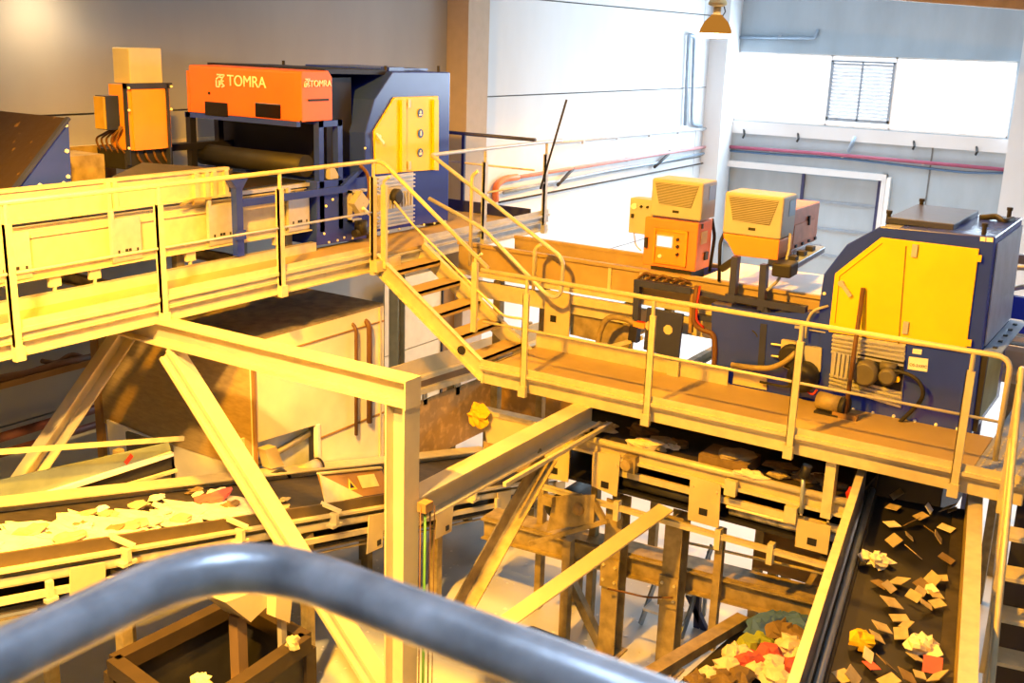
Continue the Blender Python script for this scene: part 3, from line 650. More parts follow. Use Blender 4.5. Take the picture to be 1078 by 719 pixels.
for x, y in ((963, 264), (953.5, 345)): c = FX(x, y, FXm-.04); B().box(c.x-.015, c.x+.01, c.y-.025, c.y+.025, c.z-.06, c.z+.06).make('hinge', M_rib, h)
b = B(); b.bar(FX(885, 297, FXm-.06), FX(895.5, 312, FXm-.06), .02, .035); b.lathe(FX(886, 298, FXm-.03), [(.03, 0), (.03, .03)], 10, (-1, 0, 0)); b.make('latch_handle', M_rib, h)
for x, y in ((1029.5, 272), (1019, 361)): c = FX(x, y, FXm-.04); B().box(c.x-.01, c.x+.02, c.y-.03, c.y+.02, c.z-.03, c.z+.03).make('hinge', M_yellow, h)
# ribbed vent with two motors
vp = [P2(*q, FXm) for q in ((877.5, 351), (954, 362), (949, 429.5), (873.5, 407))]
v = B().prism(vp, 'X', FXm-.012, FXm-.001).make('vent_panel', M_rib, t)
def lerp(a, c, k): return a+(c-a)*k
for k in range(14):
    f = (k+.5)/14
    if .34 < f < .72: continue
    a = lerp(FX(877.5, 351, FXm), FX(873.5, 407, FXm), f); c = lerp(FX(954, 362, FXm), FX(949, 429.5, FXm), f)
    B().bar((FXm-.03, a.y, a.z), (FXm-.03, c.y, c.z), .03, .02).make('vent_rib', M_rib, v)
for k in range(5):
    a = FX(880+k*4.6, 370+k*.7, FXm-.03); B().box(FXm-.06, FXm-.01, a.y-.014, a.y+.014, a.z-.26, a.z).make('cooling_fin', M_rib, v)
c = FX(914, 390, FXm); b = B(); b.box(FXm-.03, FXm-.012, FX(953, 380, FXm).y, FX(903, 380, FXm).y, c.z-.15, c.z+.17); b.make('recess', M_dark, v)
m = B(); m.lathe((FXm-.03, c.y, c.z), [(.13, 0), (.13, .12), (.1, .15)], 18, (-1, 0, 0)); m.make('drive_motor', mat('motor_grey', '6f6a5e', .5, .2), v, True)
c2 = FX(938, 393, FXm); m = B(); m.lathe((FXm-.03, c2.y, c2.z), [(.085, 0), (.085, .13), (.06, .15)], 16, (-1, 0, 0)); m.box(FXm-.12, FXm-.02, c2.y-.06, c2.y+.09, c2.z+.05, c2.z+.12); m.make('drive_motor', mat('motor_grey', '6f6a5e', .5, .2), v, True)
c3 = FX(945, 399, FXm-.1); B().lathe(c3, [(.028, 0), (.028, .03)], 12, (-1, 0, 0)).make('cap', M_yellow, v)
B().tube([FX(931, 389, FXm-.12), FX(952, 392, FXm-.12), FX(966, 399, FXm-.14), FX(973, 412, FXm-.14), FX(969, 423, FXm-.12), FX(955, 437, FXm-.1), FX(945.5, 446, FXm-.08)], .02, 8, .1).make('power_cable', M_dark, t, True)
pl = [P2(*q, FXm-.01) for q in ((957, 375.5), (977.3, 378), (976, 391.5), (955.5, 388.5))]
p_ = B().prism(pl, 'X', FXm-.012, FXm-.001).make('type_plate', M_white, t)
o = FX(957.3, 385, FXm-.014); e_ = FX(975.5, 387.8, FXm-.014)
textmesh('plate_text', 'OS-2100C', .06, M_dark, p_, o, (0, e_.y-o.y, e_.z-o.z), (0, 0, 1), .004, (e_-o).length)
pl = [P2(*q, FXm-.01) for q in ((961, 367), (970.5, 368.3), (970, 373.3), (960.5, 372))]; B().prism(pl, 'X', FXm-.012, FXm-.001).make('small_plate', M_white, t)
for x0, x1, y in ((1032, 1037.5, 250.3), (1038.5, 1045.5, 251)): pl = [P2(*q, FXm-.01) for q in ((x0, y-1), (x1, y-.5), (x1-.3, y+4), (x0-.3, y+3.5))]; B().prism(pl, 'X', FXm-.012, FXm-.001).make('small_plate', M_white, t)
for x, y in ((898, 431), (919, 434.5), (941, 438), (963, 443), (985.5, 447), (1008, 451.5), (868, 309), (884, 426)):
    B().lathe(FX(x, y, FXm-.001), [(.018, 0), (.016, .015), (.008, .02)], 8, (-1, 0, 0)).make('bolt', M_white, t)
# roof details
zr = H-1.615
rp_ = B(); rp_.box(FXm+.2, XB-.1, 2.0, 2.62, zr+.01, zr+.07); rp_.make('roof_plate', M_navyg, t, bev=.006)
B().box(FXm+.01, XB, ys+.03, 2.6, zr-.004, zr+.006).make('roof_sheet', mat('dusty_roof', '8c8f98', .6, .1), t)
for x, y in ((FXm+.08, ys+.12), (XB-.1, ys+.12), (XB-.1, 2.58), (FXm+.25, 2.62)):
    b = B(); b.cyl((x, y, zr), (x, y, zr+.1), .022, 8); b.cyl((x, y, zr+.1), (x, y, zr+.13), .03, 8); b.make('lifting_eye', M_dark, t)
b = B(); b.tube([(XB-.4, ys+.35, zr+.03), (XB-.35, ys+.2, zr+.06), (XB-.5, ys+.1, zr+.03), (XB-.3, ys+.05, zr+.04)], .03, 7, .05); b.make('roof_cable', M_dark, t, True)
# perforated bracket and lower side
yb = FX(1034, 364, FXm).y
br = B().ang((FXm+.02, yb-.01, H-2.66), (XB+.0, yb-.01, H-2.66), .16, .05, .01, 1, -1).make('side_bracket', mat('bracket_blue', '9fb6d6', .45, .2), t)
for k in range(5): B().box(FXm+.15+k*.28, FXm+.2+k*.28, yb-.11, yb-.07, H-2.665, H-2.648).make('hole', M_dark, br)
B().box(FXm+.3, XB-.3, yb-.03, yb-.005, ZR+.05, H-2.72).make('lower_side_panel', M_pgreen, t)
b = B(); b.box(FXm+.03, FXm+.1, yb-.06, yb, ZR+.01, H-2.7); b.make('corner_strip', M_dark, t)
# drive gear on the lower front, left of the hatch
fx = FXm-.02
ll = [P2(*q) for q in ((862, 330), (800, 330), (748, 320), (748, 405), (780, 412), (862, 429))]
B().prism(ll, 'X', FXm+.03, FXm+.3).make('lower_body', M_navy, t)
q = [P2(*p, FXm) for p in ((772, 391), (807, 396), (806.5, 411), (771, 404))]; B().prism(q, 'X', FXm+.01, FXm+.035).make('cover_plate', M_box, t)
q = [P2(*p, FXm) for p in ((824, 357), (847, 361), (849, 396), (822, 384)) ]; b = B(); b.prism(q, 'X', FXm-.04, FXm+.02); g_ = b.make('gear_plate', M_box, t)
c = FX(835, 374, FXm); B().lathe((FXm-.04, c.y, c.z), [(.13, 0), (.13, .04), (.1, .06)], 20, (-1, 0, 0)).make('pulley', M_dark, g_, True)
q = [P2(*p, FXm) for p in ((848, 364), (866, 366), (864.5, 391), (847, 388))]; B().prism(q, 'X', FXm-.03, FXm+.02).make('guard_plate', M_grey, t)
c = FX(849, 394, FXm); b = B(); b.lathe((FXm-.02, c.y, c.z), [(.15, 0), (.15, .16), (.1, .2)], 18, (-1, 0, 0)); b.make('gear_motor', M_dark, t, True)
for y in (362, 374.5): a = FX(812, y, fx); c = FX(823, y+1.5, fx); B().cyl((fx, a.y, a.z), (fx, c.y, c.z), .012, 8).make('tie_rod', M_rib, t)
B().tube([FX(838, 371, FXm-.1), FX(826, 382, FXm-.12), FX(810, 388, FXm-.1), FX(790, 387, FXm-.06), FX(770, 384, FXm-.05)], .03, 8, .1).make('hose', M_dirty, t, True)
B().tube([FX(872, 322, FXm-.02), FX(855, 327, FXm-.06), FX(849, 340, FXm-.05), FX(848, 356, FXm-.05)], .014, 6, .1).make('cable', M_grey, t, True)
B().tube([FX(800, 402, FXm-.06), FX(830, 408, FXm-.06), FX(850, 401, FXm-.1)], .014, 6, .1).make('cable', M_dark, t, True)
b = B(); b.tube([FX(847, 410, FXm-.12), FX(856, 416, FXm-.14), FX(860, 410, FXm-.12)], .012, 6, .03); b.make('cable', M_red, t, True)
for x0, x1, y in ((837, 844, 343.5), (852, 869, 347.5)): a = FX(x0, y-1, FXm); c = FX(x1, y+3, FXm); B().box(FXm-.01, FXm+.0, c.y, a.y, c.z, a.z).make('small_plate', M_rib, t)
# floor motor at the foot
t = T('gear_motor', 'small dusty motor lying on the deck beside the leaning rod', 'motor', FZ(870, 425, ZR))
a = FZ(862, 421, ZR+.1); c = FZ(886, 427, ZR+.1)
B().cyl(a, c, .09, 16).make('housing', M_dirty, t, True)
B().cyl(c, c+(c-a).normalized()*.06, .1, 16).make('end_bell', M_dark, t, True)
B().box(min(a.x, c.x)-.1, max(a.x, c.x)+.1, c.y, a.y, ZR, ZR+.02).make('base', M_dark, t)
# rod with a block foot leaning on the hatch
t = T('scraper', 'long thin scraper leaning against the yellow hatch', 'scraper', FZ(890, 437, ZR))
f = FZ(890, 436, ZR+.04); B().cyl(f, FX(908.7, 303, FXm-.06), .022, 10).make('handle', M_copper, t, True)
B().box(f.x-.04, f.x+.04, f.y-.12, f.y+.12, ZR, ZR+.05).make('blade', M_brown, t)
# ================= frame carrying the scanner and the control cabinet
t = T('steel_stand', 'navy steel frame in front of the right feed conveyor carrying the orange cabinets', 'frame', (10.75, 4.2, ZR)); SF = t
X = 10.8
def barx(b, p, q, w, h, X=X): b.bar(FX(*p, X), FX(*q, X), w, h, (1, 0, 0)); return b
barx(B(), (669, 297), (729, 306), .07, .09).make('top_rail', M_navyg, t)
barx(B(), (729, 306), (775, 317), .05, .06).make('top_rail', M_navyg, t)
barx(B(), (672, 297), (669, 360), .07, .08).make('post', M_navyg, t)
barx(B(), (775, 270), (771, 318), .07, .09).make('post', M_navyg, t)
barx(B(), (805, 278), (802, 326), .07, .09).make('post', M_navyg, t)
barx(B(), (765, 312), (849, 326), .07, .1).make('middle_rail', M_navyg, t)
barx(B(), (802, 318), (812, 340), .07, .07).make('brace', M_navyg, t)
barx(B(), (846, 326), (808, 354), .06, .07).make('brace', M_navyg, t)
barx(B(), (830, 328), (815, 332), .06, .05).make('bracket', M_navyg, t)
barx(B(), (733, 333), (802, 345), .06, .08).make('lower_rail', M_navyg, t)
barx(B(), (806, 340), (803, 385), .07, .12).make('post', M_navyg, t)
barx(B(), (730, 303), (727, 350), .04, .05).make('post', M_brown, t)
q = [P2(*p, 10.74) for p in ((681, 324), (719, 331), (714, 379), (677, 368))]
p_ = B().prism(q, 'X', 10.74, 10.78).make('shield_plate', M_navyg, t, bev=.006)
for x, y in ((703.5, 347), (684, 343)): c = FX(x, y, 10.74); b = B(); b.prism([(c.y+.055*math.cos(k*math.pi/4+.39), c.z+.055*math.sin(k*math.pi/4+.39)) for k in range(8)], 'X', 10.728, 10.741); b.make('cutout_plate', M_box, p_)
q = [P2(*p, 10.9) for p in ((775, 322), (800, 328), (803, 372), (775, 368))]; B().prism(q, 'X', 10.9, 10.95).make('shield_plate', M_navy, t)
for p, q_ in (((757, 341), (755, 366)), ((765, 336), (763, 372))): pass
q = [P2(*p, 10.95) for p in ((752, 342), (772, 346), (770, 372), (750, 368))]; B().prism(q, 'X', 10.95, 10.97).make('bolted_plate', M_box, t)
B().tube([FX(734, 301, 10.74), FX(731, 320, 10.72), FX(730, 340, 10.72), FX(738, 347, 10.74), FX(752, 351, 10.74), FX(753, 375, 10.74), FX(750, 392, 10.74)], .03, 8, .08).make('cable_loom', M_copper, t, True)
B().tube([FX(737, 301, 10.74), FX(734, 320, 10.71), FX(733, 338, 10.71), FX(741, 345, 10.72)], .012, 6, .06).make('cable', M_red, t, True)
B().tube([FX(777, 346, 10.8), FX(792, 347, 10.76), FX(798, 353, 10.76), FX(797, 372, 10.78)], .014, 6, .08).make('cable', M_black, t, True)
b = B()
for k in range(6): a = FX(672+k*9, 293+k*1.3, 10.9); c = FX(680+k*9, 287+k*1.5, 10.9+.1*(k % 2)); b.tube([a, a+Vector((0, -.05, .05)), c, c+Vector((0, -.12, -.03))], .015, 6, .04)
b.make('cable_bundle', M_copper, t, True)
b = B(); b.cyl(FX(671, 340, 10.76), FX(678, 341, 10.76), .03, 8); b.make('valve', M_red, t)
q = FX(675, 342, 10.76); B().box(10.72, 10.8, q.y-.06, q.y+.08, q.z-.03, q.z+.03).make('valve_body', M_orange2, t)
barx(B(), (669, 343), (667, 358), .1, .1, 10.76).make('foot_post', M_navyd, t)
B().tube([FX(629, 383, 10.74), FX(630, 352, 10.74), FX(640, 332, 10.74), (10.76, FX(660, 336, 10.76).y, FX(660, 336, 10.76).z), FX(670, 342, 10.76)], .035, 8, .25).make('air_hose', M_dirty, t, True)
# ================= control cabinet with cooling unit (lower)
def cooler(t, X, TL, TR, BR, BL, dep, nm='cooling_unit'):
    a, c = FX(*TL, X), FX(*BR, X); y0, y1, z0, z1 = c.y, a.y, (FX(*BR, X).z+FX(*BL, X).z)/2, (FX(*TL, X).z+FX(*TR, X).z)/2
    cu = B().box(X, X+dep, y0, y1, z0, z1).make(nm, M_grey, t, bev=.02)
    w, hh = y1-y0, z1-z0
    gp = [(y1-w*.07, z0+hh*.9), (y0+w*.08, z0+hh*.9), (y0+w*.2, z0+hh*.31), (y1-w*.17, z0+hh*.34)]
    g = B().prism(gp, 'X', X-.004, X+.002).make('grille', M_grille, cu)
    n = 15
    for k in range(n):
        f = (k+.5)/n; zz = z0+hh*(.9-.57*f); s0 = y1-w*(.07+.1*f); s1 = y0+w*(.08+.12*f)
        B().box(X-.014, X-.003, s1, s0, zz-.0035, zz+.0035).make('grille_slat', M_grey, cu)
    B().box(X-.008, X+.001, (y0+y1)/2-w*.07, (y0+y1)/2+w*.05, z0+hh*.145, z0+hh*.21).make('emblem', M_dark, cu)
    B().box(X+dep*.45, X+dep*.9, y0-.004, y0+.002, z0+hh*.5, z0+hh*.88).make('side_vent', M_pipeblue, cu)
    return cu
XC = 11.0
t = T('control_cabinet', 'orange control cabinet with screen below a pale cooling unit at the lower line', 'cabinet', (11.2, 4.95, H-2.4)); CC = t
a = FX(678.4, 228, XC); c = FX(731.5, 285.5, XC); yA, yB = a.y-.01, c.y; zA, zB = H-1.845, H-2.385
body = B().box(XC, XC+.4, yB, yA, zB, zA).make('cabinet_body', M_orange3, t, bev=.012)
cooler(t, XC-.02, (686.5, 188), (739.5, 192), (737.5, 233), (685, 227), .4)
q = [FX(x, y, XC) for x, y in ((689.5, 239.5), (725, 243.5), (722.5, 282), (687.5, 277))]
y0, y1 = (q[1].y+q[2].y)/2, (q[0].y+q[3].y)/2; z0, z1 = (q[2].z+q[3].z)/2+.01, (q[0].z+q[1].z)/2
d = B(); d.box(XC-.03, XC-.001, y1-.025, y1, z0, z1); d.box(XC-.03, XC-.001, y0, y0+.03, z0, z1); d.box(XC-.02, XC-.001, y0, y1, z1-.03, z1); d.box(XC-.02, XC-.001, y0, y1, z0, z0+.02); d.make('panel_frame', mat('amber_frame', 'd99a2c', .5), t)
pn = B().box(XC-.006, XC-.001, y0+.03, y1-.025, z0+.02, z1-.03).make('operator_panel', M_orange2, t)
a, c = FX(692.8, 247.7, XC), FX(707.5, 260.5, XC); B().box(XC-.016, XC-.005, c.y, a.y, c.z, a.z).make('screen', M_screen, pn); B().box(XC-.012, XC-.005, c.y-.015, a.y+.015, c.z-.015, a.z+.015).make('screen_bezel', M_grey, pn)
for x, y in ((713.8, 252), (713.6, 259.5), (713.3, 267.8)): B().lathe(FX(x, y, XC-.005), [(.018, 0), (.016, .03)], 10, (-1, 0, 0)).make('knob', M_dark, pn)
B().lathe(FX(694.8, 269.5, XC-.005), [(.022, 0), (.02, .02)], 12, (-1, 0, 0)).make('push_button', M_white, pn)
a, c = FX(680.6, 249.5, XC), FX(681.6, 260.5, XC); B().box(XC-.03, XC, c.y-.006, a.y+.012, c.z, a.z).make('door_handle', M_dark, t)
B().box(XC+.1, XC+.26, yB-.006, yB+.001, zA-.25, zA-.11).make('side_label', mat('pale_label', 'e8d49a', .6), t)
B().box(XC+.22, XC+.3, yB-.02, yB+.001, zB+.1, zB+.19).make('cable_gland', M_dark, t)
B().box(XC+.08, XC+.11, yB-.015, yB+.001, zA-.07, zA-.02).make('cable_gland', M_dark, t)
b = B(); b.tube([(XC+.42, yB+.02, zA), (XC+.44, yB-.02, zA-.2), (XC+.42, yB-.0, zB-.06)], .02, 7, .05); b.make('cable', M_black, t, True)
a, c = FX(663.4, 208, XC+.05), FX(686, 245, XC+.05)
sb = B().box(XC+.05, XC+.25, c.y, a.y, FX(662.3, 245, XC+.05).z, a.z).make('side_box', M_grey, t, bev=.01)
B().lathe(FX(668, 217, XC+.05), [(.034, 0), (.034, .02)], 16, (-1, 0, 0)).make('gauge', M_white, sb)
for x, y in ((675.3, 217.5), (682, 218)): B().lathe(FX(x, y, XC+.05), [(.015, 0), (.013, .025)], 10, (-1, 0, 0)).make('knob', M_dark, sb)
a = FX(666.2, 227, XC+.05); B().box(XC+.03, XC+.05, a.y-.015, a.y+.015, a.z-.02, a.z+.02).make('switch', M_dark, sb)
B().tube([FX(667.5, 245, XC+.1), FX(669, 258, XC+.1), FX(675, 264, XC+.1)], .008, 6, .04).make('cable', M_grey, t)
# mounting stalk behind it
B().box(XC+.02, XC+.38, yB+.05, yA-.1, H-2.53, zB).make('mounting_base', M_dark, t)
# ================= scanner head with the second cooling unit
XS = 10.9
t = T('scanner', 'long orange scanner head with a pale cooling unit in front, above the right conveyor', 'scanner', (11.4, 4.0, H-2.1)); SH = t
cooler(t, XS-.03, (763.7, 201.7), (823.4, 207.5), (821.4, 252), (761.7, 246), .42)
a = FX(761.7, 246, XS); c = FX(821.4, 252, XS); zz = (a.z+c.z)/2
b0, b1 = FX(773.5, 268.5, XS), FX(820, 274, XS)
B().prism([(a.y, zz), (c.y, zz), (c.y+.0, zz-.05), (b1.y+.01, b1.z), (b0.y, b0.z), (b0.y+.08, zz-.1), (a.y-.01, zz-.05)], 'X', XS-.02, XS+.42).make('front_cowl', M_orange2, t, bev=.01)
B().box(XS+.3, XB-.1, c.y+.005, a.y-.06, b1.z+.04, zz+.27).make('head_body', mat('daylit_orange', 'dc8a68', .5), t, bev=.012)  # pinkish tone is daylight on the orange, put into the colour
B().box(XS+.42, XB-.25, c.y-.004, c.y+.006, zz-.1, zz+.1).make('side_label', mat('pinkish_label', 'e4a284', .6), t)  # label tone a little paler than the body side
a_ = FY(851, 232, c.y); B().box(a_.x-.02, a_.x+.02, c.y-.02, c.y+.006, a_.z-.05, a_.z+.05).make('latch', M_dark, t)
for k in range(4): B().box(XS+.5+k*.22, XS+.55+k*.22, c.y-.01, c.y+.006, b1.z+.06, b1.z+.09).make('clip', M_dark, t)
sd = B().box(XS-.02, XB-.1, c.y-.06, c.y+.1, b1.z-.07, b1.z-.0).make('slide_rail', M_navyg, t)
lb = B(); p0 = FY(826, 283, c.y-.15); p1 = FY(862, 262, c.y-.15); lb.bar(p0, p1, .14, .07); lb = lb.make('lamp_bar', mat('steel_blue', '9fb0c0', .35, .5), t, bev=.01)
for k in range(3):
    q = p0+(p1-p0)*(.25+.25*k); B().box(q.x-.05, q.x+.05, q.y-.03, q.y+.05, q.z+.035, q.z+.08).make('clamp', M_dark, lb)
B().bar(p0-(p1-p0)*.1, p0+(p1-p0)*.12, .2, .14).make('end_block', M_dark, t, bev=.02)
b = B(); q = FY(832, 246, c.y-.05); b.tube([q, FY(831, 262, c.y-.08), FY(826, 282, c.y-.1), FY(818, 297, c.y-.08), FY(808, 305, c.y-.05)], .016, 7, .06); b.make('cable', M_grey, t, True)
b = B(); b.tube([FX(757, 296, XS), FX(758, 255, XS), FX(763, 245, XS+.1)], .02, 8, .08); b.make('conduit', M_black, t, True)
b = B(); b.bar(FX(760, 283, XS), FX(776, 272, XS), .1, .07); b.make('bracket', M_dark, t)
# ================= right feed conveyor (runs along Y)
K0, K1 = 10.95, 12.25
t = T('feed_conveyor', 'brown feed conveyor running from below the upper walkway to the right machine', 'conveyor', (11.5, 6, 0)); CR = t
def zf(p): return H-p
ya, yb_ = 3.05, 7.75
for q0, q1 in ((ya, 5.25), (5.25, yb_)):
    B().box(K0, K0+.012, q0+.006, q1-.006, zf(2.78), zf(2.44)).make('side_board', M_convR, t)
b = B(); b.box(K0-.03, K0+.03, ya, yb_, zf(2.46), zf(2.42)); b.make('top_lip', M_convR, t)
b = B(); b.box(K0-.05, K0+.02, ya, yb_, zf(2.82), zf(2.77)); b.make('lower_lip', M_galv, t)
for y in (6.62, 5.62, 5.22): B().box(K0-.02, K0, y-.02, y+.02, zf(2.8), zf(2.44)).make('board_stiffener', M_galv, t)
b = B(); b.box(K1, K1+.02, ya, yb_, zf(2.85), zf(2.53)); b.box(K1-.02, K1+.04, ya, yb_, zf(2.56), zf(2.52)); b.make('far_board', M_convR, t)
b = B(); b.box(K0+.05, K1, ya-.0, yb_, zf(2.8), zf(2.72)); b.make('belt', mat('pale_belt', 'c9c5bd', .6, 0, .15), t)
B().box(K0+.06, K1-.14, ya+.05, 4.55, zf(2.46), zf(2.44)).make('cover_sheet', M_white, t)
b = B(); b.box(K1-.12, K1-.02, ya+.1, 5.2, zf(2.64), zf(2.56)); b.make('navy_strip', M_navy, t)
b = B(); b.chan((K0+.05, yb_, zf(3.0)), (K0+.05, ya+.1, zf(3.0)), .06, .2, .012, -1); b.make('frame_rail', M_galv, t)
q = FX(588, 330, K0-.02)
bp_ = B().box(K0-.04, K0-.02, FX(601, 340, K0).y, FX(575, 330, K0).y, ZR+.12, zf(2.84)).make('bearing_plate', M_box, t)
c = FX(582.5, 335.5, K0-.04); B().box(K0-.046, K0-.038, c.y-.04, c.y+.04, c.z-.04, c.z+.04).make('slot', M_black, bp_)
b = B(); b.chan(FX(598, 315, K0-.03), FX(668, 327, K0-.03), .05, .1, .01, -1); b.make('guide_bar', M_galv, t)
q = [P2(*p, K0+.1) for p in ((600, 322), (668, 333), (665, 368), (600, 352))]; B().prism(q, 'X', K0+.1, K0+.12).make('inner_panel', M_dirty, t)
b = B()
for y in (3.6, 5.4, 7.2): b.box(K0+.06, K0+.16, y-.05, y+.05, 0, zf(2.86)); b.box(K1-.12, K1-.02, y-.05, y+.05, 0, zf(2.86))
b.make('support_leg', M_dirty, t, split=True)
b = B(); a = FX(600, 372, K0-.1); b.bar((K0-.12, FX(636, 375, K0).y, ZR+.06), (K0-.1, FX(680, 371, K0).y, ZR+.3), .05, .05); b.make('brace', M_galv, t)
# crumpled pale waste lying behind the kerb
for i, (x, y, s, m, lb) in enumerate(((636, 366, .16, M_cream, 'white crumpled film heap behind the kerb channel under the conveyor'), (690, 380, .12, M_white, 'small white scrap below the navy shield plate'), (762, 388, .14, M_white, 'white paper scrap on the deck beside the machine foot'))):
    c = FX(x, y, 10.85); tag(B().blob((c.x, c.y, ZR+.06), s*.6, s, .07, random.Random(i), .4).make('film_scrap', m), lb, 'scrap')
# conveyor line further back at the right edge
t = T('rear_conveyor', 'navy and tan conveyor line behind the right sorting machine', 'conveyor', (13.9, 0, 0))
b = B(); b.box(13.6, 13.7, -3, 2.2, 3.66, 3.92); b.make('navy_beam', M_navy, t)
b = B(); b.box(13.58, 13.62, -3, 2.2, 3.4, 3.46); b.make('pale_strip', M_cream, t); b = B(); b.box(13.6, 13.68, -3, 2.2, 3.5, 3.58); b.make('navy_strip', M_navy, t)
b = B(); b.box(13.55, 13.6, -3, 2.2, 2.9, 3.34); b.make('tan_panel', M_box, t)
b = B(); b.box(13.5, 13.55, -3, 2.2, 3.02, 3.08); b.box(13.5, 13.55, -3, 2.2, 3.3, 3.36); b.make('rail', M_galv, t)
b = B(); b.box(13.6, 14.6, -3, 2.2, 3.3, 3.36); b.make('belt', M_belt, t)
b = B()
for y in (-2.6, -.6, 1.6): b.box(13.62, 13.72, y-.05, y+.05, 0, 3.3); b.box(14.5, 14.6, y-.05, y+.05, 0, 3.3)
b.make('support_leg', M_dirty, t, split=True)
b = B(); b.tube([(13.8, 2.3, 4.15), (13.8, 1.2, 4.3), (13.8, .6, 4.3)], .03, 8, .1); b.tube([(13.8, 1.9, 3.92), (13.8, 1.55, 4.06), (13.8, 1.3, 3.95)], .03, 8, .05); b.make('guard_rail', M_galv, t, True)
b = B(); b.box(16.0, 16.1, -4, 2.4, 3.9, 4.02); b.box(16.0, 16.1, -3.9, -3.8, 0, 3.9); b.box(16.0, 16.1, 2.2, 2.3, 0, 3.9); tag(b.make('barrier', M_navyg), 'dark barrier rail far behind the right machine', 'barrier')
# ================= steel frame in front
CX, CY = 6.55, 5.155
zT = H-2.6
def single(b, name, m, label, cat, grp=None): return tag(b.make(name, m), label, cat, grp)
b = B(); b.ibeam((CX, 8.9, zT-.115), (CX, 5.06, zT-.115), .2, .23, .02, .016); 
t = T('cantilever_beam', 'pale steel beam running from the upper walkway to the big front column', 'beam', (CX, 7, zT-.23))
b.make('i_beam', M_steel, t); B().box(CX-.1, CX+.1, 5.045, 5.06, zT-.24, zT).make('end_plate', M_steel, t)
t = T('steel_column', 'big pale steel column standing in the middle foreground', 'column', (CX, CY, 0))
b = B(); b.ibeam((CX, CY, 0.02), (CX, CY, zT-.235), .2, .2, .018, .014, (0, 1, 0)); b.make('h_section', M_steel, t)
B().box(CX-.18, CX+.18, CY-.18, CY+.18, 0, .02).make('base_plate', M_dirty, t)
b = B(); p, q = (CX, 7.86, zT-.29), (CX, 5.36, H-5.47)
b.chan((CX-.1, p[1], p[2]), (CX-.1, q[1], q[2]), .2, .13, .014, 1, (1, 0, 0)) if False else b.bar(p, q, .13, .15, (1, 0, 0))
b.prof(p, q, [(-.085,-.11),(-.05,-.11),(-.05,-.06),(-.085,-.06)], (1, 0, 0)); b.prof(p, q, [(.05,-.11),(.085,-.11),(.085,-.06),(.05,-.06)], (1, 0, 0))
single(b, 'diagonal_brace', M_steel, 'pale diagonal brace slanting down from the upper walkway to the foot of the front column', 'brace')
Yb_ = 8.75
b = B(); b.prof(FY(140, 338, Yb_), FY(18, 518, Yb_), [(-.1,-.07),(.1,-.07),(.1,.07),(.08,.07),(.08,-.05),(-.08,-.05),(-.08,.07),(-.1,.07)], (0, -1, 0))
single(b, 'diagonal_brace', M_steel, 'brown and pale brace leaning down to the left below the upper walkway at far left', 'brace')
z2 = H-3.66
t = T('cross_beam', 'heavy dark beam from the front column up to the lower platform edge', 'beam', (8, 5.12, z2-.24))
B().ibeam((CX+.102, 5.16, z2-.125), (9.8, 5.16, z2-.125), .2, .25, .02, .016).make('i_beam', M_steel, t)
b = B(); b.prof((7.9, 5.02, z2-.29), (10.0, 5.02, z2-.29), [(-.02,-.02),(.02,-.02),(.02,.02),(-.02,.02)]); b.make('edge_strip', M_galv, t)
b = B(); b.ang(FY(573, 482, 5.12), FY(481, 645, 5.12), .16, .15, .014, 1, 1, (0, -1, 0)); single(b, 'diagonal_brace', M_dirty, 'dark brace from the heavy cross beam down towards the front column', 'brace')
p, q = FY(505, 664, 5.0), Vector((9.6, 4.36, H-4.8))
q = FX(694, 530, 9.62)
b = B(); b.ang(p, q, .2, .18, .018, 1, -1, (0, 0, 1)); single(b, 'tie_beam', M_steel, 'angle steel tie slanting up from the lower middle to the tray conveyor posts', 'beam')
X9 = 9.9
for (xa, ya_, xb, yb2, lab) in ((650, 545, 641, 705, 'steel post under the plated conveyor, left of two'), (714, 545, 703, 690, 'steel post under the plated conveyor, right of two')):
    a = FX(xa, ya_, X9); c = FX(xb, yb2, X9); y = (a.y+c.y)/2
    t = T('conveyor_post', lab, 'post', (X9, y, 0))
    B().ibeam((X9, y, .02), (X9, y, H-4.72), .2, .2, .016, .014, (1, 0, 0)).make('h_section', M_dirty, t)
    B().box(X9-.15, X9+.15, y-.15, y+.15, 0, .02).make('base_plate', M_dirty, t)
    b = B(); b.box(X9-.13, X9-.11, y-.11, y+.11, H-5.75, H-5.4); b.make('splice_plate', M_dirty, t)
    for dz in (5.48, 5.66):
        for dy in (-.07, .07): B().lathe((X9-.13, y+dy, H-dz), [(.018, 0), (.018, .02)], 6, (-1, 0, 0)).make('bolt', M_galv, t)
a, c = FX(505, 590, X9+.12), FX(895, 657, X9+.12)
a = Vector((X9+.2, a.y, H-5.66)); c = Vector((X9+.2, c.y, H-5.45))
t = T('long_beam', 'long ochre beam low behind the two posts under the plated conveyor', 'beam', a)
B().ibeam(a, c, .16, .26, .02, .016).make('i_beam', M_dirty, t)
b = B(); b.bar(a+Vector((.12, 0, .14)), c+Vector((.12, 0, .14)), .3, .015); b.make('top_sheet', M_dirty, t)
b = B(); b.bar(FX(598, 606, X9+.03), FX(638, 690, X9+.03), .1, .1, (1, 0, 0)); single(b, 'diagonal_brace', M_dirty, 'ochre brace from the long low beam down to the left post foot', 'brace')
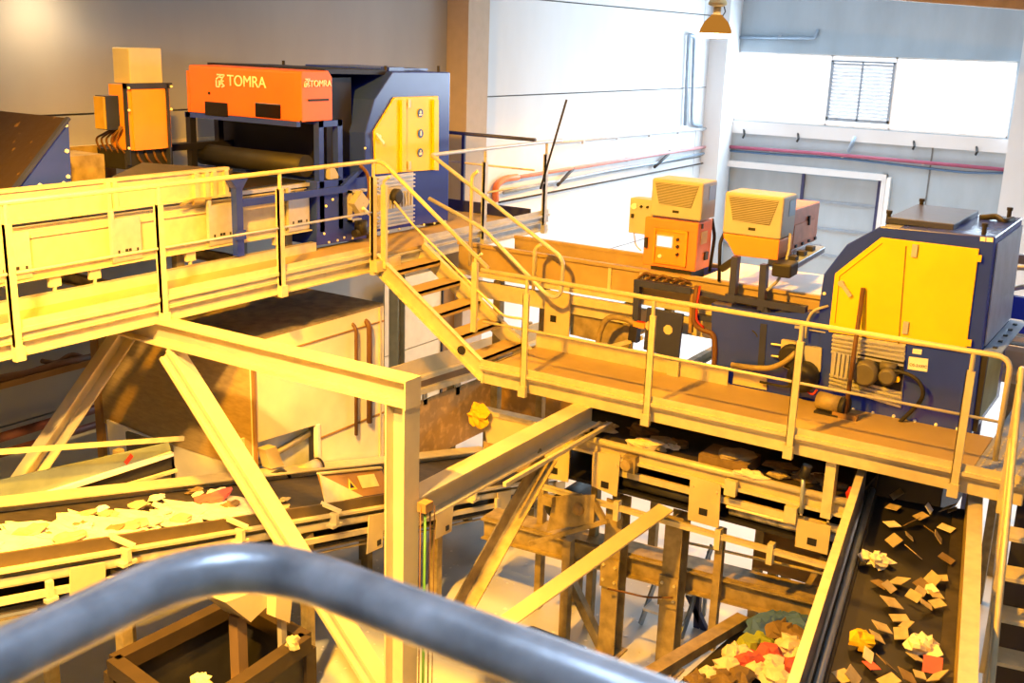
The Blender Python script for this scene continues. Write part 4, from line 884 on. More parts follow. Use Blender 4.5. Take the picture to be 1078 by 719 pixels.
# ladder steps at the floor
t = T('step_ladder', 'small pale set of steps on the floor between the two conveyor posts', 'steps', (10.8, 4.5, 0))
y0, y1 = 4.28, 4.78
for k in range(3): x = 11.2-.22*(2-k); B().box(x-.12, x+.1, y0, y1, .2+.24*k, .23+.24*k).make('tread', M_white, t)
for y in (y0-.02, y1): b = B(); b.bar((10.62, y+.01, .02), (11.35, y+.01, .9), .02, .12); b.make('side_rail', M_pipeblue, t)
b = B(); b.bar((11.3, y0, .0), (11.3, y0, .85), .04, .04); b.bar((11.3, y1, .0), (11.3, y1, .85), .04, .04); b.make('rear_leg', M_pipeblue, t)
# daylit pale tank-like floor cover and blue frame beyond
t = T('trestle', 'dark blue trestle on the floor behind the right post', 'trestle', (10.9, 3.7, 0))
for p, q in (((725, 625), (750, 680)), ((735, 625), (733, 690)), ((757, 622), (748, 668))): B().bar(FX(*p, 11), FX(*q, 11), .07, .07).make('strut', M_navyg, t)
# small caster-footed dark block near the front
# cables hanging beside the column
for i, (x, m, r, lab) in enumerate(((446.5, M_gcable, .012, 'green cable hanging beside the front column'), (452, M_copper, .006, 'thin brown wire hanging right of the green cable'), (441.8, M_copper, .006, 'thin brown wire hanging close against the front column'), (456.5, M_copper, .004, 'rightmost thin wire hanging by the front column'))):
    tp = FY(x+1, 532, 5.0); bt = FY(x, 719, 5.0)
    tag(B().tube([tp, (tp.x, tp.y, .3)], r, 6).make('hanging_cable', m, None, True), lab, 'cable')
tp = FY(447, 534, 5.0); tag(B().box(tp.x-.05, tp.x+.05, tp.y-.05, tp.y+.04, tp.z-.03, tp.z+.05).make('junction_clip', M_brown), 'small brown clip where the cables meet the heavy beam', 'clip')
b = B(); b.tube([FX(690, 643, 9.7), FX(740, 626, 9.7), FX(775, 610, 9.7)], .008, 6); 
b = B(); b.tube([FX(640, 620, 9.7), FX(652, 622, 9.7), FX(680, 629, 9.7), FX(708, 629, 9.7)], .012, 6, .1); tag(b.make('slack_cable', M_copper, None, True), 'slack brown cable between the two conveyor posts', 'cable')
# ================= box-shaped chute housing under the upper walkway
BY = 8.3; BX = 7.95; BX2 = 10.17; BYF = 10.85; BT = H-3.19; BB = .95
t = T('chute_housing', 'large ochre panelled chute housing below the upper walkway, behind the front column', 'housing', (9, 9.4, BB)); BH = t
oa, ob, oc, od = (FY(*q, BY) for q in ((270, 466), (334, 447), (334, 514), (270, 528)))
f = B()
f.prism([(BX, BT), (oa.x, BT), (oa.x, BB), (BX, BB)], 'Y', BY, BY+.03); f.prism([(ob.x, BT), (BX2, BT), (BX2, BB), (ob.x, BB)], 'Y', BY, BY+.03)
f.prism([(oa.x, BT), (ob.x, BT), (ob.x, ob.z), (oa.x, oa.z)], 'Y', BY, BY+.03); f.prism([(oa.x, od.z), (ob.x, oc.z), (ob.x, BB), (oa.x, BB)], 'Y', BY, BY+.03)
f.make('front_panel', M_boxf, t)
B().box(BX, BX+.03, BY+.03, BYF, 1.95, BT).make('side_panel', mat('shaded_side_ochre', 'b39a68', .6, 0, .15, 9, stretch=(1, 1, 4)), t)  # darker ochre stands for the walkway's shadow on this side
B().box(BX+.01, BX+.03, BY+.03, 9.62, BB, 1.95).make('lower_side_panel', M_boxf, t)  # lit patch low on the side, made as a separate pale plate
B().box(BX, BX2, BY, BYF, BT, BT+.03).make('top_panel', M_dirty, t)
B().box(BX2-.03, BX2, BY+.03, BYF, BB, BT).make('end_panel', M_box, t)
b = B(); b.box(BX-.03, BX+.02, BYF, BYF+.12, .3, BT); b.make('corner_post', M_brown, t)
b = B(); b.box(BX-.01, BX+.03, BY-.03, BY, BB, BT); b.make('corner_seam', M_brown, t)
b = B(); b.box(BX2-.09, BX2-.06, BY-.015, BY, BB, BT); b.make('edge_fold', M_galv, t)
for x in (375, 389):
    a, c = FY(x, 345 if x < 380 else 342, BY-.05), FY(x, 458 if x < 380 else 445, BY-.05)
    B().tube([(a.x-.03, a.y+.3, a.z+.12), (a.x, a.y, a.z+.02), (c.x, c.y, c.z)], .022 if x < 380 else .035, 8, .08).make('wall_cable', M_copper, t, True)
a, c = FY(336, 462, BY-.01), FY(403, 446, BY-.01); b = B(); b.box(a.x, BX2, BY-.012, BY, a.z-.012, a.z+.012); b.make('panel_seam', M_brown, t)
a = FY(350, 342, BY-.01); b = B(); b.box(BX+.5, BX2, BY-.01, BY, BT-.2, BT-.18); b.make('panel_seam', M_brown, t)
b = B(); b.box(ob.x-.02, ob.x+.03, BY-.02, BY+.04, oc.z, ob.z); b.make('opening_frame', M_white, t)
b = B(); b.box(oa.x-.1, ob.x, BY+.14, BY+.16, oc.z-.3, ob.z+.1); b.make('daylight_plate', mat('daylight_pale_blue', 'e6f0f6', .4, 0), t)  # pale plate stands for daylight seen through the opening
b = B(); b.cyl((oa.x+.2, BY+.09, oc.z+.1), (ob.x-.02, BY+.09, oc.z+.22), .04, 12); b.bar((oa.x, BY+.1, ob.z-.25), (ob.x-.02, BY+.1, ob.z-.12), .05, .06); b.make('inner_roller', M_galv, t, True)
for x in (BX+.1, BX2-.15):
    for y in (BY+.2, BYF-.15): B().box(x-.05, x+.05, y-.05, y+.05, 0, BB).make('support_leg', M_dirty, t, split=True)
# motor in front of the opening
my = 8.18
t = T('gear_motor', 'yellow geared motor with a pale drum in front of the chute opening', 'motor', FY(310, 520, my))
a, c = FY(307, 503, my), FY(334, 490, my)
B().cyl(a, c, .085, 16).make('drum', M_cream, t, True); B().cyl(c, c+(c-a).normalized()*.03, .09, 16).make('end_cap', M_dark, t, True)
a, c = FY(280, 471, my), FY(297, 492, my); B().slab([FY(279, 474, my), FY(291, 470, my), FY(299, 490, my), FY(285, 494, my)], .12, (0, 1, 0)).make('terminal_box', M_box, t)
q = FY(292, 507, my); B().box(q.x-.12, q.x+.16, my-.06, my+.1, q.z-.1, q.z+.06).make('gearbox', M_yellow, t)
b = B(); b.tube([FY(284, 500, my-.08), FY(296, 494, my-.1), FY(305, 500, my-.08), FY(305, 512, my-.08)], .02, 6, .05); b.make('cable', M_dark, t, True)
# ================= inclined belt conveyor at lower left
NY = 7.0
p0, p1 = FY(0, 583.3, NY), FY(560, 497, NY)
SL = (p1.z-p0.z)/(p1.x-p0.x)
def zl(x): return p0.z + SL*(x-p0.x)
def run(b, xa, xb, y0, y1, d0, d1):
    za, zb = zl(xa), zl(xb)
    return b.add([(xa,y0,za+d0),(xb,y0,zb+d0),(xb,y1,zb+d0),(xa,y1,za+d0),(xa,y0,za+d1),(xb,y0,zb+d1),(xb,y1,zb+d1),(xa,y1,za+d1)],
                 [(0,3,2,1),(4,5,6,7),(0,1,5,4),(1,2,6,5),(2,3,7,6),(3,0,4,7)])
xa, xb = 2.4, 12.3
t = T('belt_conveyor', 'long inclined belt conveyor carrying pale waste across the lower left', 'conveyor', (6.5, 7.5, .3)); BC = t
run(B(), xa, xb, 7.03, 8.1, -.1, -.05).make('belt', M_belt, t)
run(B(), xa, xb, 7.0, 7.03, -.11, 0).make('skirt', mat('skirt_brown', '5f5138', .6, .1), t)
run(B(), xa, xb, 6.93, 7.03, -.135, -.11).make('upper_flange', M_galv, t)
b = B(); run(b, xa, xb, 6.95, 6.96, -.25, -.17); run(b, xa, xb, 6.95, 7.0, -.18, -.17); run(b, xa, xb, 6.95, 7.0, -.255, -.245); b.make('side_channel', M_galv, t)
b = B(); run(b, xa, xb, 6.93, 6.97, -.385, -.33); b.make('lower_rail', M_galv, t)
b = B(); run(b, xa, xb, 8.1, 8.13, -.16, .03); run(b, xa, xb, 8.02, 8.28, .02, .035); run(b, xa, xb, 8.1, 8.2, -.17, -.15); b.make('far_frame', M_galv, t)
run(B(), xa, xb, 7.05, 8.1, -.5, -.46).make('return_belt', M_black, t)
b = B(); run(b, xa, xb, 6.98, 7.0, -.48, -.465); run(b, xa, xb, 6.98, 7.0, -.53, -.515); b.make('return_edge', M_dirty, t)
for x in (125, 246, 345, 490, 560):
    p = FY(x, 585, NY); X = p.x
    b = B(); b.bar((X-.06, 7.03, zl(X)+.02), (X+.05, 6.86, zl(X)-.07), .05, .03); b.box(X-.02, X+.02, 6.86, 6.95, zl(X)-.2, zl(X)-.08); b.box(X-.07, X+.07, 6.86, 6.95, zl(X)-.22, zl(X)-.19); b.make('idler_bracket', M_galv, t)
for x in (45, 160, 285, 425, 515):
    X = FY(x, 610, NY).x; b = B(); b.box(X-.025, X+.025, 6.9, 6.94, zl(X)-.4, zl(X)-.25); b.box(X-.05, X+.05, 6.89, 6.94, zl(X)-.42, zl(X)-.39); b.make('return_bracket', M_galv, t)
for x, w in ((95, .16), (215, .16), (397, .13), (468, .16), (528, .16), (585, .14)):
    X = FY(x, 620, 6.92).x
    s = B(); s.add([(X-w, 6.92, zl(X-w)-.18), (X+w, 6.92, zl(X+w)-.18), (X+w-.04, 6.92, zl(X)-.6), (X-w-.04, 6.92, zl(X)-.58), (X-w, 6.93, zl(X-w)-.18), (X+w, 6.93, zl(X+w)-.18), (X+w-.04, 6.93, zl(X)-.6), (X-w-.04, 6.93, zl(X)-.58)],
        [(0,1,2,3),(4,5,6,7),(0,1,5,4),(1,2,6,5),(2,3,7,6),(3,0,4,7)])
    q = s.make('support_plate', M_box, t); B().box(X, X+.06, 6.912, 6.921, zl(X)-.55, zl(X)-.49).make('slot', M_dark, q)
for x in (3.0, 5.2, 7.4, 9.6, 11.8):
    b = B(); b.box(x-.05, x+.05, 6.98, 7.08, 0, zl(x)-.3); b.make('support_leg', M_dirty, t, split=True); b = B(); b.box(x-.05, x+.05, 8.05, 8.15, 0, zl(x)-.16); b.make('support_leg', M_dirty, t, split=True)
# box cover with a warning label over the belt
X0_, X1_ = FY(343, 530, 7.05).x, FY(412, 520, 7.05).x
t = T('belt_cover', 'brown sheet cover with a pale label over the belt beside the front column', 'cover', ((X0_+X1_)/2, 7.5, zl(X1_)))
za, zb = zl(X0_), zl(X1_)
B().add([(X0_, 7.05, za), (X1_, 7.05, zb), (X1_, 7.2, zb+.25), (X0_+.06, 7.2, za+.25), (X0_, 7.07, za), (X1_, 7.07, zb), (X1_, 7.22, zb+.25), (X0_+.06, 7.22, za+.25)], [(0,1,2,3),(7,6,5,4),(0,1,5,4),(1,2,6,5),(2,3,7,6),(3,0,4,7)]).make('cover_sheet', M_brown, t)
B().add([(X0_-.03, 7.04, za), (X0_+.06, 7.19, za+.25), (X0_+.55, 7.04, za-.12), (X0_-.03, 7.02, za), (X0_+.06, 7.17, za+.25), (X0_+.55, 7.02, za-.12)], [(0,1,2),(5,4,3),(0,1,4,3),(1,2,5,4),(2,0,3,5)]).make('end_flap', M_galv, t)
b = B(); b.bar((X0_+.06, 7.2, za+.255), (X1_, 7.2, zb+.255), .05, .015); b.make('top_lip', M_galv, t)
ln = Vector((0, -.25, .15)).normalized()
def onc(dx, f): return Vector((X0_+dx, 7.05+.15*f, za+SL*dx+.25*f)) + ln*.004
B().slab([onc(.62, .3), onc(.9, .3), onc(.9, .8), onc(.62, .8)], .003, ln).make('label', M_cream, t)
B().slab([onc(.4, .3), onc(.54, .3), onc(.47, .75)], .003, ln).make('warning_triangle', M_yellow, t)
B().slab([onc(.435, .37)+ln*.004, onc(.505, .37)+ln*.004, onc(.47, .6)+ln*.004], .002, ln).make('warning_triangle_inner', M_dark, t)
# waste carried by the belt: a torn, flat layer plus loose pieces
rn = random.Random(3)
lay = B()
n = 110
for i in range(n):
    x = 2.6+i*(7.0-2.6)/n
    w = .42+.3*rn.random(); yc_ = 7.34+.12*math.sin(i*.5)+rn.uniform(-.05, .05)
    s = rn.uniform(.08, .22)
    pts = [(x+s*math.cos(a)*rn.uniform(.7, 1.3), yc_+w*.5*math.sin(a)*rn.uniform(.7, 1.2)) for a in [k*math.pi/4 for k in range(8)]]
    zz = rn.uniform(-.045, -.02); pts = [(p, min(max(q, 7.05), 8.05)) for p, q in pts]
    vs = [(p, q, zl(p)+zz+rn.uniform(0, .03)) for p, q in pts]
    lay.add(vs+[(p, q, z-.012) for p, q, z in vs], [tuple(range(8)), tuple(range(15, 7, -1))]+[(k, (k+1) % 8, (k+1) % 8+8, k+8) for k in range(8)])
tag(lay.make('shredded_film', M_cream), 'pale layer of film and paper shreds covering the belt at lower left', 'waste', None, 'stuff')
for i in range(34):
    x = rn.uniform(2.8, 7.6); y = rn.uniform(7.1, 7.95)
    m = rn.choice([M_cream, M_paper, M_cream, M_card, M_white, M_pink if i % 9 == 0 else M_paper])
    r_ = rn.uniform(.03, .08); ob_ = B().blob((x, y, zl(x)-.03+r_*.35), r_*1.7, r_, r_*.5, rn, .45).make('paper_scrap', m)
    tag(ob_, 'loose scrap lying on the inclined belt conveyor at lower left', 'scrap', 'loose scraps on the lower left belt')
X = FY(225, 540, 7.6).x; tag(B().blob((X, 7.62, zl(X)), .24, .12, .05, rn, .25).make('film_scrap', M_pink), 'long reddish scrap on the far side of the lower left belt', 'scrap')
# ================= grey-green chute conveyor behind it
GY = 8.42
def GP(x, y): return xz(FY(x, y, GY))
t = T('transfer_chute', 'grey-green inclined steel trough behind the lower left belt', 'chute', FY(90, 560, GY))
B().prism([GP(-60, 519), GP(178, 466), GP(181, 477), GP(28, 526), GP(-60, 554)], 'Y', GY, GY+.02).make('side_plate', M_green, t)
b = B(); b.prof(FY(-60, 555, GY-.02), FY(181, 477.5, GY-.02), [(-.03,-.02),(.03,-.02),(.03,.02),(-.03,.02)]); b.make('edge_flange', M_white, t)
B().prism([GP(-60, 556), GP(181, 479), GP(185, 494), GP(80, 524), GP(-60, 566)], 'Y', GY-.0, GY+.3).make('inner_trough', M_dark, t)
b = B(); b.prof(FY(-60, 568, GY-.03), FY(186, 495, GY-.03), [(-.02,-.015),(.02,-.015),(.02,.015),(-.02,.015)]); b.make('lower_flange', M_galv, t)
B().prism([GP(80, 527), GP(187, 497), GP(187, 520), GP(60, 540)], 'Y', GY+.02, GY+.05).make('lower_plate', M_box, t)
q = FY(180, 470, GY); B().box(q.x, q.x+.03, GY, GY+.7, q.z-.35, q.z).make('end_plate', M_dark, t)
q0 = FY(147, 496, GY-.01); b = B(); b.bar(FY(132, 488, GY-.006), FY(139, 479, GY-.006), .05, .004, (0, 1, 0)); b.make('red_mark', M_red, t)
b = B()
for x in (4.6, 6.6): b.box(x-.04, x+.04, GY+.35, GY+.43, 0, H-4.1)
b.make('support_leg', M_dirty, t, split=True)
tag(B().bar(FY(-60, 480, 8.25), FY(193, 461.5, 8.25), .03, .045).make('thin_rail', M_galv), 'thin yellowish rail crossing above the grey-green trough', 'rail')
tag(B().slab([FX(112, 442, 7.9), FX(170, 466, 7.9), FX(116, 480, 7.9)], .03, (1, 0, 0)).make('daylit_gap', M_white), 'white triangle for the daylit background seen below the ochre housing behind the grey-green trough', 'plate')  # white piece stands for the daylit floor and wall beyond
# ================= rusty hopper beside the column
HY = 8.46
def HP(x, y): return xz(FY(x, y, HY))
t = T('rusty_hopper', 'rusty spattered steel hopper between the front column and the lower platform end', 'hopper', FY(480, 500, HY))
e0, e1 = FY(405, 437, HY), FY(523, 391.5, HY)
B().prism([(e0.x, e0.z), (e1.x, e1.z), (e1.x, 1.0), (e0.x, 1.0)], 'Y', HY, HY+.02).make('back_plate', M_rust, t)
B().box(e1.x, e1.x+.02, 5.0, HY+.02, .9, e1.z).make('end_plate', M_rust, t)
for x in (e0.x+.2, e1.x-.1): B().box(x-.05, x+.05, HY+.02, HY+.12, 0, 1.2).make('support_leg', M_dirty, t, split=True)
t = T('conveyor_side_frame', 'ochre conveyor side frame above the rusty hopper, behind the stair foot', 'frame', FY(480, 390, HY))
def band(nm, a, b_, c, d, y0, y1, m): B().prism([HP(*a), HP(*b_), HP(*c), HP(*d)], 'Y', y0, y1).make(nm, m, t)
band('upper_panel', (400, 391), (570, 339), (570, 357), (400, 409), HY, HY+.03, M_box)
band('upper_flange', (400, 408), (570, 356), (570, 359), (400, 412), HY-.08, HY+.02, M_galv)
band('web', (400, 412), (570, 359), (570, 371), (400, 423), HY, HY+.02, M_brown)
band('lower_flange', (400, 421), (570, 369), (570, 373), (400, 427), HY-.08, HY+.02, M_galv)
for k in range(4): x = 412+k*34; band('spacer', (x, 424-k*10.4), (x+4, 422.6-k*10.4), (x+4, 436-k*10.4), (x, 437-k*10.4), HY, HY+.03, M_galv)
for x in (12.0, 14.0): B().box(x-.05, x+.05, HY+.05, HY+.15, 0, 2.4).make('support_leg', M_dirty, t, split=True)
# roller end of a short conveyor with a yellow rag
t = T('short_conveyor', 'short ochre conveyor end inside the hopper under the lower platform', 'conveyor', (10.2, 5.8, 2.0))
q = [yz(FX(*p, 10.2)) for p in ((506, 434), (600, 455), (600, 482), (513, 466))]; B().prism(q, 'X', 10.2, 10.23).make('side_plate', M_box, t)
q = [yz(FX(*p, 10.2)) for p in ((504, 430), (600, 451), (600, 456), (506, 435))]; B().prism(q, 'X', 10.18, 10.32).make('lip', M_galv, t)
q = [yz(FX(*p, 10.25)) for p in ((508, 465), (560, 478), (560, 500), (512, 492))]; p_ = B().prism(q, 'X', 10.26, 10.28).make('bearing_plate', M_dirty, t)
B().lathe(FX(519, 470, 10.25), [(.06, 0), (.05, .04)], 12, (-1, 0, 0)).make('bearing', M_rust, p_)
c = FX(570, 445, 10.6); B().cyl((10.5, 4.9, c.z), (10.5, 6.0, c.z), .14, 16).make('roller', M_cream, t, True)
for y in (5.3, 6.0): B().box(10.24, 10.34, y-.04, y+.04, 0, 2.3).make('support_leg', M_dirty, t, split=True)
c = FX(504, 437, 10.1); tag(B().blob(c, .06, .14, .13, random.Random(5), .35, 11, 8).make('yellow_rag', M_yrag), 'crumpled bright yellow rag on the short conveyor end', 'rag')
# ================= plated conveyor under the lower platform
PX = 9.75
def PP(x, y, X=PX): return yz(FX(x, y, X))
t = T('plated_conveyor', 'ochre conveyor with square side plates slung under the lower platform', 'conveyor', (10.2, 4, H-4.8)); PC = t
ya, yb_ = 5.85, 2.36
b = B(); b.box(PX, PX+.03, yb_, ya, H-4.2, H-4.05); b.make('side_board', M_box, t)
B().tube([(PX-.02, yb_, H-4.07), (PX-.02, 5.4, H-4.07)], .035, 10).make('lip_tube', M_galv, t, True)
b = B(); b.box(PX-.04, PX, yb_, ya, H-4.23, H-4.2); b.make('top_rail', M_galv, t)
b = B(); b.box(PX+.02, PX+.06, yb_, 4.9, H-4.42, H-4.35); b.make('middle_rail', M_galv, t)
b = B(); b.box(PX-.04, PX, yb_, ya, H-4.79, H-4.74); b.box(PX-.05, PX+.0, yb_, ya, H-4.74, H-4.73); b.make('bottom_rail', M_galv, t)
b = B(); b.box(PX+.03, 10.75, yb_, ya, H-4.14, H-4.1); b.make('belt', M_belt, t)
b = B(); b.box(10.75, 10.78, yb_, ya, H-4.6, H-3.75); b.make('far_board', M_navyd, t)
b = B(); b.box(PX+.05, 10.75, yb_, ya, H-4.62, H-4.58); b.make('return_belt', M_black, t)
for quad, hole in ((((579.5, 468.7), (600, 472.6), (598, 507.6), (564, 500)), (583, 495.5)), (((624, 475.5), (653.4, 478.4), (649.5, 523), (623, 511.5)), (636.5, 510.5)), (((727, 500), (759, 510), (756.5, 556), (724, 547)), (740, 539)), (((839, 546), (875, 554), (871, 584), (837, 575)), (854.5, 570.5))):
    p_ = B().prism([PP(*q, PX-.05) for q in quad], 'X', PX-.055, PX-.04).make('side_plate', M_box, t)
    c = FX(*hole, PX-.06); b = B().box(PX-.062, PX-.054, c.y-.045, c.y+.045, c.z-.035, c.z+.035).make('square_hole', M_black, p_)
    for dx in (-.13, .13): B().lathe((PX-.055, c.y+dx, c.z+.25), [(.014, 0), (.012, .012)], 6, (-1, 0, 0)).make('bolt', M_galv, p_)
B().cyl((PX+.12, yb_, H-4.5), (PX+.12, 3.55, H-4.5), .06, 14).make('return_roller', M_tube, t, True)
B().cyl((PX+.12, 3.65, H-4.5), (PX+.12, 4.75, H-4.5), .06, 14).make('return_roller', M_dark, t, True)
for y in (4.75, 3.6, 3.05): B().box(PX-.06, PX+.02, y-.03, y+.03, H-4.9, H-4.68).make('hanger', M_galv, t)
q = FX(663, 487, PX-.05); b = B(); b.box(PX-.09, PX-.0, q.y-.08, q.y+.06, q.z-.1, q.z+.08); b.cyl((PX-.16, q.y, q.z), (PX-.04, q.y, q.z), .06, 12); b.make('bearing_block', M_dirty, t)
for x, y in ((770, 512), (833, 540)): q = FX(x, y, PX-.05); B().box(PX-.09, PX-.03, q.y-.06, q.y+.06, q.z-.09, q.z+.07).make('clamp', M_galv, t)
b = B(); a = FX(800, 540, PX+.05); c = FX(838, 555, PX+.05); b.cyl(FX(765, 533, PX+.02), FX(838, 552, PX+.02), .015, 8); b.make('rod', M_cream, t)
B().cyl(FX(846, 500, PX-.06), FX(843.5, 540, PX-.06), .022, 10).make('damper', mat('damper_blue', 'a9b7cc', .35, .4), t, True)
B().cyl(FX(850, 490, PX-.06), FX(846, 502, PX-.06), .05, 12).make('damper_boot', M_dark, t, True)
B().box(PX-.1, PX-.0, FX(878, 510, PX-.1).y, FX(867, 510, PX-.1).y, H-4.25, RB).make('hanger_post', M_galv, t)
for y in (5.7, 2.5): B().box(10.65, 10.75, y-.05, y+.05, 0, H-4.6).make('support_leg', M_dirty, t, split=True)
# waste on it
rn = random.Random(11)
q = FX(766, 482, 9.95)
t = T('paper_bale', 'flat stack of card and paper riding on the plated conveyor', 'bale', (9.98, q.y, H-4.1))
B().box(9.82, 10.2, q.y-.26, q.y+.26, H-4.1, H-3.98).make('card_stack', M_card, t)
B().blob((10.0, q.y-.05, H-3.98), .18, .22, .05, rn, .25).make('crumpled_sheet', M_paper, t)
for i in range(26):
    y = rn.choice([rn.uniform(4.3, 5.5), rn.uniform(2.4, 4.3)]); r_ = rn.uniform(.05, .12)
    if abs(y-q.y) < .45: continue
    m = rn.choice([M_cream, M_paper, M_card, M_cream]); x = rn.uniform(9.86, 10.3)
    tag(B().blob((x, y, H-4.09+r_*.35), r_*.8, r_*1.6, r_*.5, rn, .4).make('paper_scrap', m), 'scrap riding on the plated conveyor under the lower platform', 'scrap', 'scraps on the plated conveyor')
q = FX(790, 508, PX-.02); tag(B().blob((PX-.03, q.y, H-4.02), .05, .16, .04, rn, .4).make('film_scrap', M_cream), 'torn film caught on the lip of the plated conveyor', 'scrap')
q = FX(895, 528, PX-.02); tag(B().blob((PX+.02, q.y, H-4.0), .05, .05, .06, rn, .4).make('red_scrap', M_red), 'small red scrap beside the steep belt wall', 'scrap')
# drive end of the lower belt (pulley plates) under the cross beam
DX = 9.62
t = T('drive_station', 'worn steel drive plates with a bearing below the plated conveyor, left end', 'drive', FX(605, 560, DX))
q = [PP(*p, DX) for p in ((583, 523), (612, 520), (606, 553), (575, 560))]; p_ = B().prism(q, 'X', DX, DX+.02).make('drive_plate', M_dirty, t)
q = [PP(*p, DX) for p in ((604, 521), (628, 520), (626, 550), (602, 554))]; p2 = B().prism(q, 'X', DX-.03, DX-.01).make('drive_plate', M_dirty, t)
b = B(); b.lathe(FX(609, 536, DX-.03), [(.07, 0), (.06, .03), (.03, .05)], 14, (-1, 0, 0)); b.make('bearing', M_rust, p2, True)
b = B(); b.bar(FX(558, 572, DX), FX(640, 548, DX), .05, .05); b.make('bottom_rail', M_dirty, t)
b = B(); b.cyl(FX(583, 535, DX+.1), (DX+.8, FX(583, 535, DX+.1).y, FX(583, 535, DX+.1).z), .12, 14); b.make('drive_drum', M_dark, t, True)
b = B(); b.bar(FX(625, 528, DX), FX(636, 548, DX), .05, .06); b.make('strut', M_dirty, t)
q = FX(579, 526, DX-.04); B().box(DX-.09, DX-.02, q.y-.05, q.y+.07, q.z-.06, q.z+.05).make('clamp', M_dirty, t)
b = B(); q = FX(600, 575, DX+.2); b.box(DX+.12, DX+.22, q.y-.05, q.y+.05, 0, q.z+.1); b.make('support_leg', M_dirty, t, split=True)
# dark housing under the right machine, cream screen wall and ochre sheet behind the long beam
t = tag(B().box(10.9, 12.2, 1.75, 4.1, 1.9, H-3.62).make('under_deck_block', M_navyd, None, False, .01), 'dark navy machine base hanging below the lower platform deck', 'housing')
t = T('round_hopper', 'dark curved ochre hopper wall behind the long low beam at right', 'hopper', (11.3, 2.9, .6))
pr = [(11.0+.55*(1-math.cos(a)), 1.0+.95*math.sin(a)) for a in [k*math.pi/16 for k in range(9)]]
b = B()
y0_, y1_ = FX(893, 620, 11.1).y, FX(795, 600, 11.1).y
b.prism([(p, q) for p, q in pr]+[(11.58, 1.9), (11.58, .95), (11.0, .95)], 'Y', y0_, y1_); b.make('curved_wall', M_brown, t, True)
for y in (y0_+.1, y1_-.1): B().box(11.4, 11.5, y-.05, y+.05, 0, .95).make('support_leg', M_dirty, t, split=True)
tag(B().bar(FX(868, 585, 10.3), FX(842, 632, 10.3), .06, .06, (1, 0, 0)).make('slanting_strut', M_dirty), 'slanting thin strut between plated conveyor and long beam near the steep belt', 'strut')
tag(B().cyl(FX(700, 566, 10.0), FX(868, 604, 10.0), .016, 8).make('tie_rod', M_galv, None, True), 'long thin tie rod sloping below the plated conveyor', 'rod')
b = B(); b.box(9.96, 10.04, FX(760, 600, 10).y, FX(752, 600, 10).y, 0.4, H-4.8); tag(b.make('hanger_strap', M_dirty), 'narrow vertical strap right of the two conveyor posts', 'strap')
# ================= steep belt at lower right
dv = Vector((1, .17, 0)).normalized(); sv = Vector((-.17, 1, 0)).normalized()
BZ = H-3.78
o = Vector((8.0, 1.05, BZ))
def bp(a, s, z=0): return o + dv*a + sv*s + Vector((0, 0, z))
A0, A1, WB = -4.6, 2.3, .90
t = T('waste_belt', 'broad dark belt between steel side walls carrying flying paper at lower right', 'conveyor', bp(0, .5, -1)); WBT = t
def sbox(b, a0, a1, s0, s1, z0, z1):
    return b.add([bp(a0,s0,z0),bp(a1,s0,z0),bp(a1,s1,z0),bp(a0,s1,z0),bp(a0,s0,z1),bp(a1,s0,z1),bp(a1,s1,z1),bp(a0,s1,z1)],
                 [(0,3,2,1),(4,5,6,7),(0,1,5,4),(1,2,6,5),(2,3,7,6),(3,0,4,7)])
sbox(B(), A0, A1, .02, WB-.02, -.36, -.32).make('belt', M_black, t)
b = B(); sbox(b, A0, A1, WB, WB+.02, -.5, 0); q_ = b.make('left_wall', mat('daylit_grey_blue', '8b8f98', .4, .3), t)  # grey-blue of the daylight on this face put into its colour
sbox(B(), A0, A1, WB, WB+.07, -.005, .012).make('left_wall_flange', M_galv, t)
b = B(); sbox(b, A0, A1, -.02, 0, -.5, 0); b.make('right_wall', M_dirty, t)
sbox(B(), A0, A1, -.12, .0, -.005, .012).make('right_wall_flange', M_galv, t)
b = B(); sbox(b, A0, A1, -.12, -.1, -.35, 0); b.make('right_wall_web', M_dirty, t)
b = B(); b.cyl(bp(A0, WB-.07, -.27), bp(A1, WB-.07, -.27), .03, 8); b.make('skirt_tube', M_pipeblue, t, True)
b = B(); sbox(b, A0, A1, .0, .1, -.32, -.3); sbox(b, A0, A1, WB-.12, WB-.02, -.32, -.3); b.make('belt_edge', M_belt, t)
for a in (-3.5, -1, 1.5):
    for s in (-.06, WB+.05): B().cyl(bp(a, s, -.3), (bp(a, s).x, bp(a, s).y, 0), .04, 8).make('support_leg', M_dirty, t, split=True)
rn = random.Random(21)
PZ = BZ-.3
spots = [(255,125,'p'),(248,180,'c'),(313,185,'b'),(370,140,'w'),(345,160,'p'),(432,140,'p'),(430,195,'c'),(305,228,'p'),(320,283,'p'),(255,245,'p'),(380,215,'b'),(400,235,'p'),(160,300,'W'),(200,315,'W'),(235,300,'c'),(215,380,'b'),(275,372,'p'),(325,428,'p'),(385,375,'p'),(412,360,'p'),(345,385,'b'),(400,445,'p'),(275,490,'p'),(250,445,'p'),(215,525,'p'),(150,575,'Y'),(170,620,'c'),(180,645,'r'),(225,650,'b'),(325,590,'W'),(360,590,'W'),(385,610,'c'),(380,660,'r'),(90,685,'p'),(300,690,'b'),(120,695,'p'),(240,705,'p'),(430,300,'b'),(345,405,'p'),(375,395,'c'),(300,510,'p'),(330,630,'p'),(280,545,'p'),(200,560,'p'),(360,450,'p'),(395,415,'p'),(240,395,'p'),(450,140,'p'),(265,95,'p'),(400,690,'p'),(340,675,'p')]
red_lab = ['red paper slip on the dark belt at lower right, nearer the left wall', 'red paper slip on the dark belt at lower right, nearer the right wall']; nr = 0
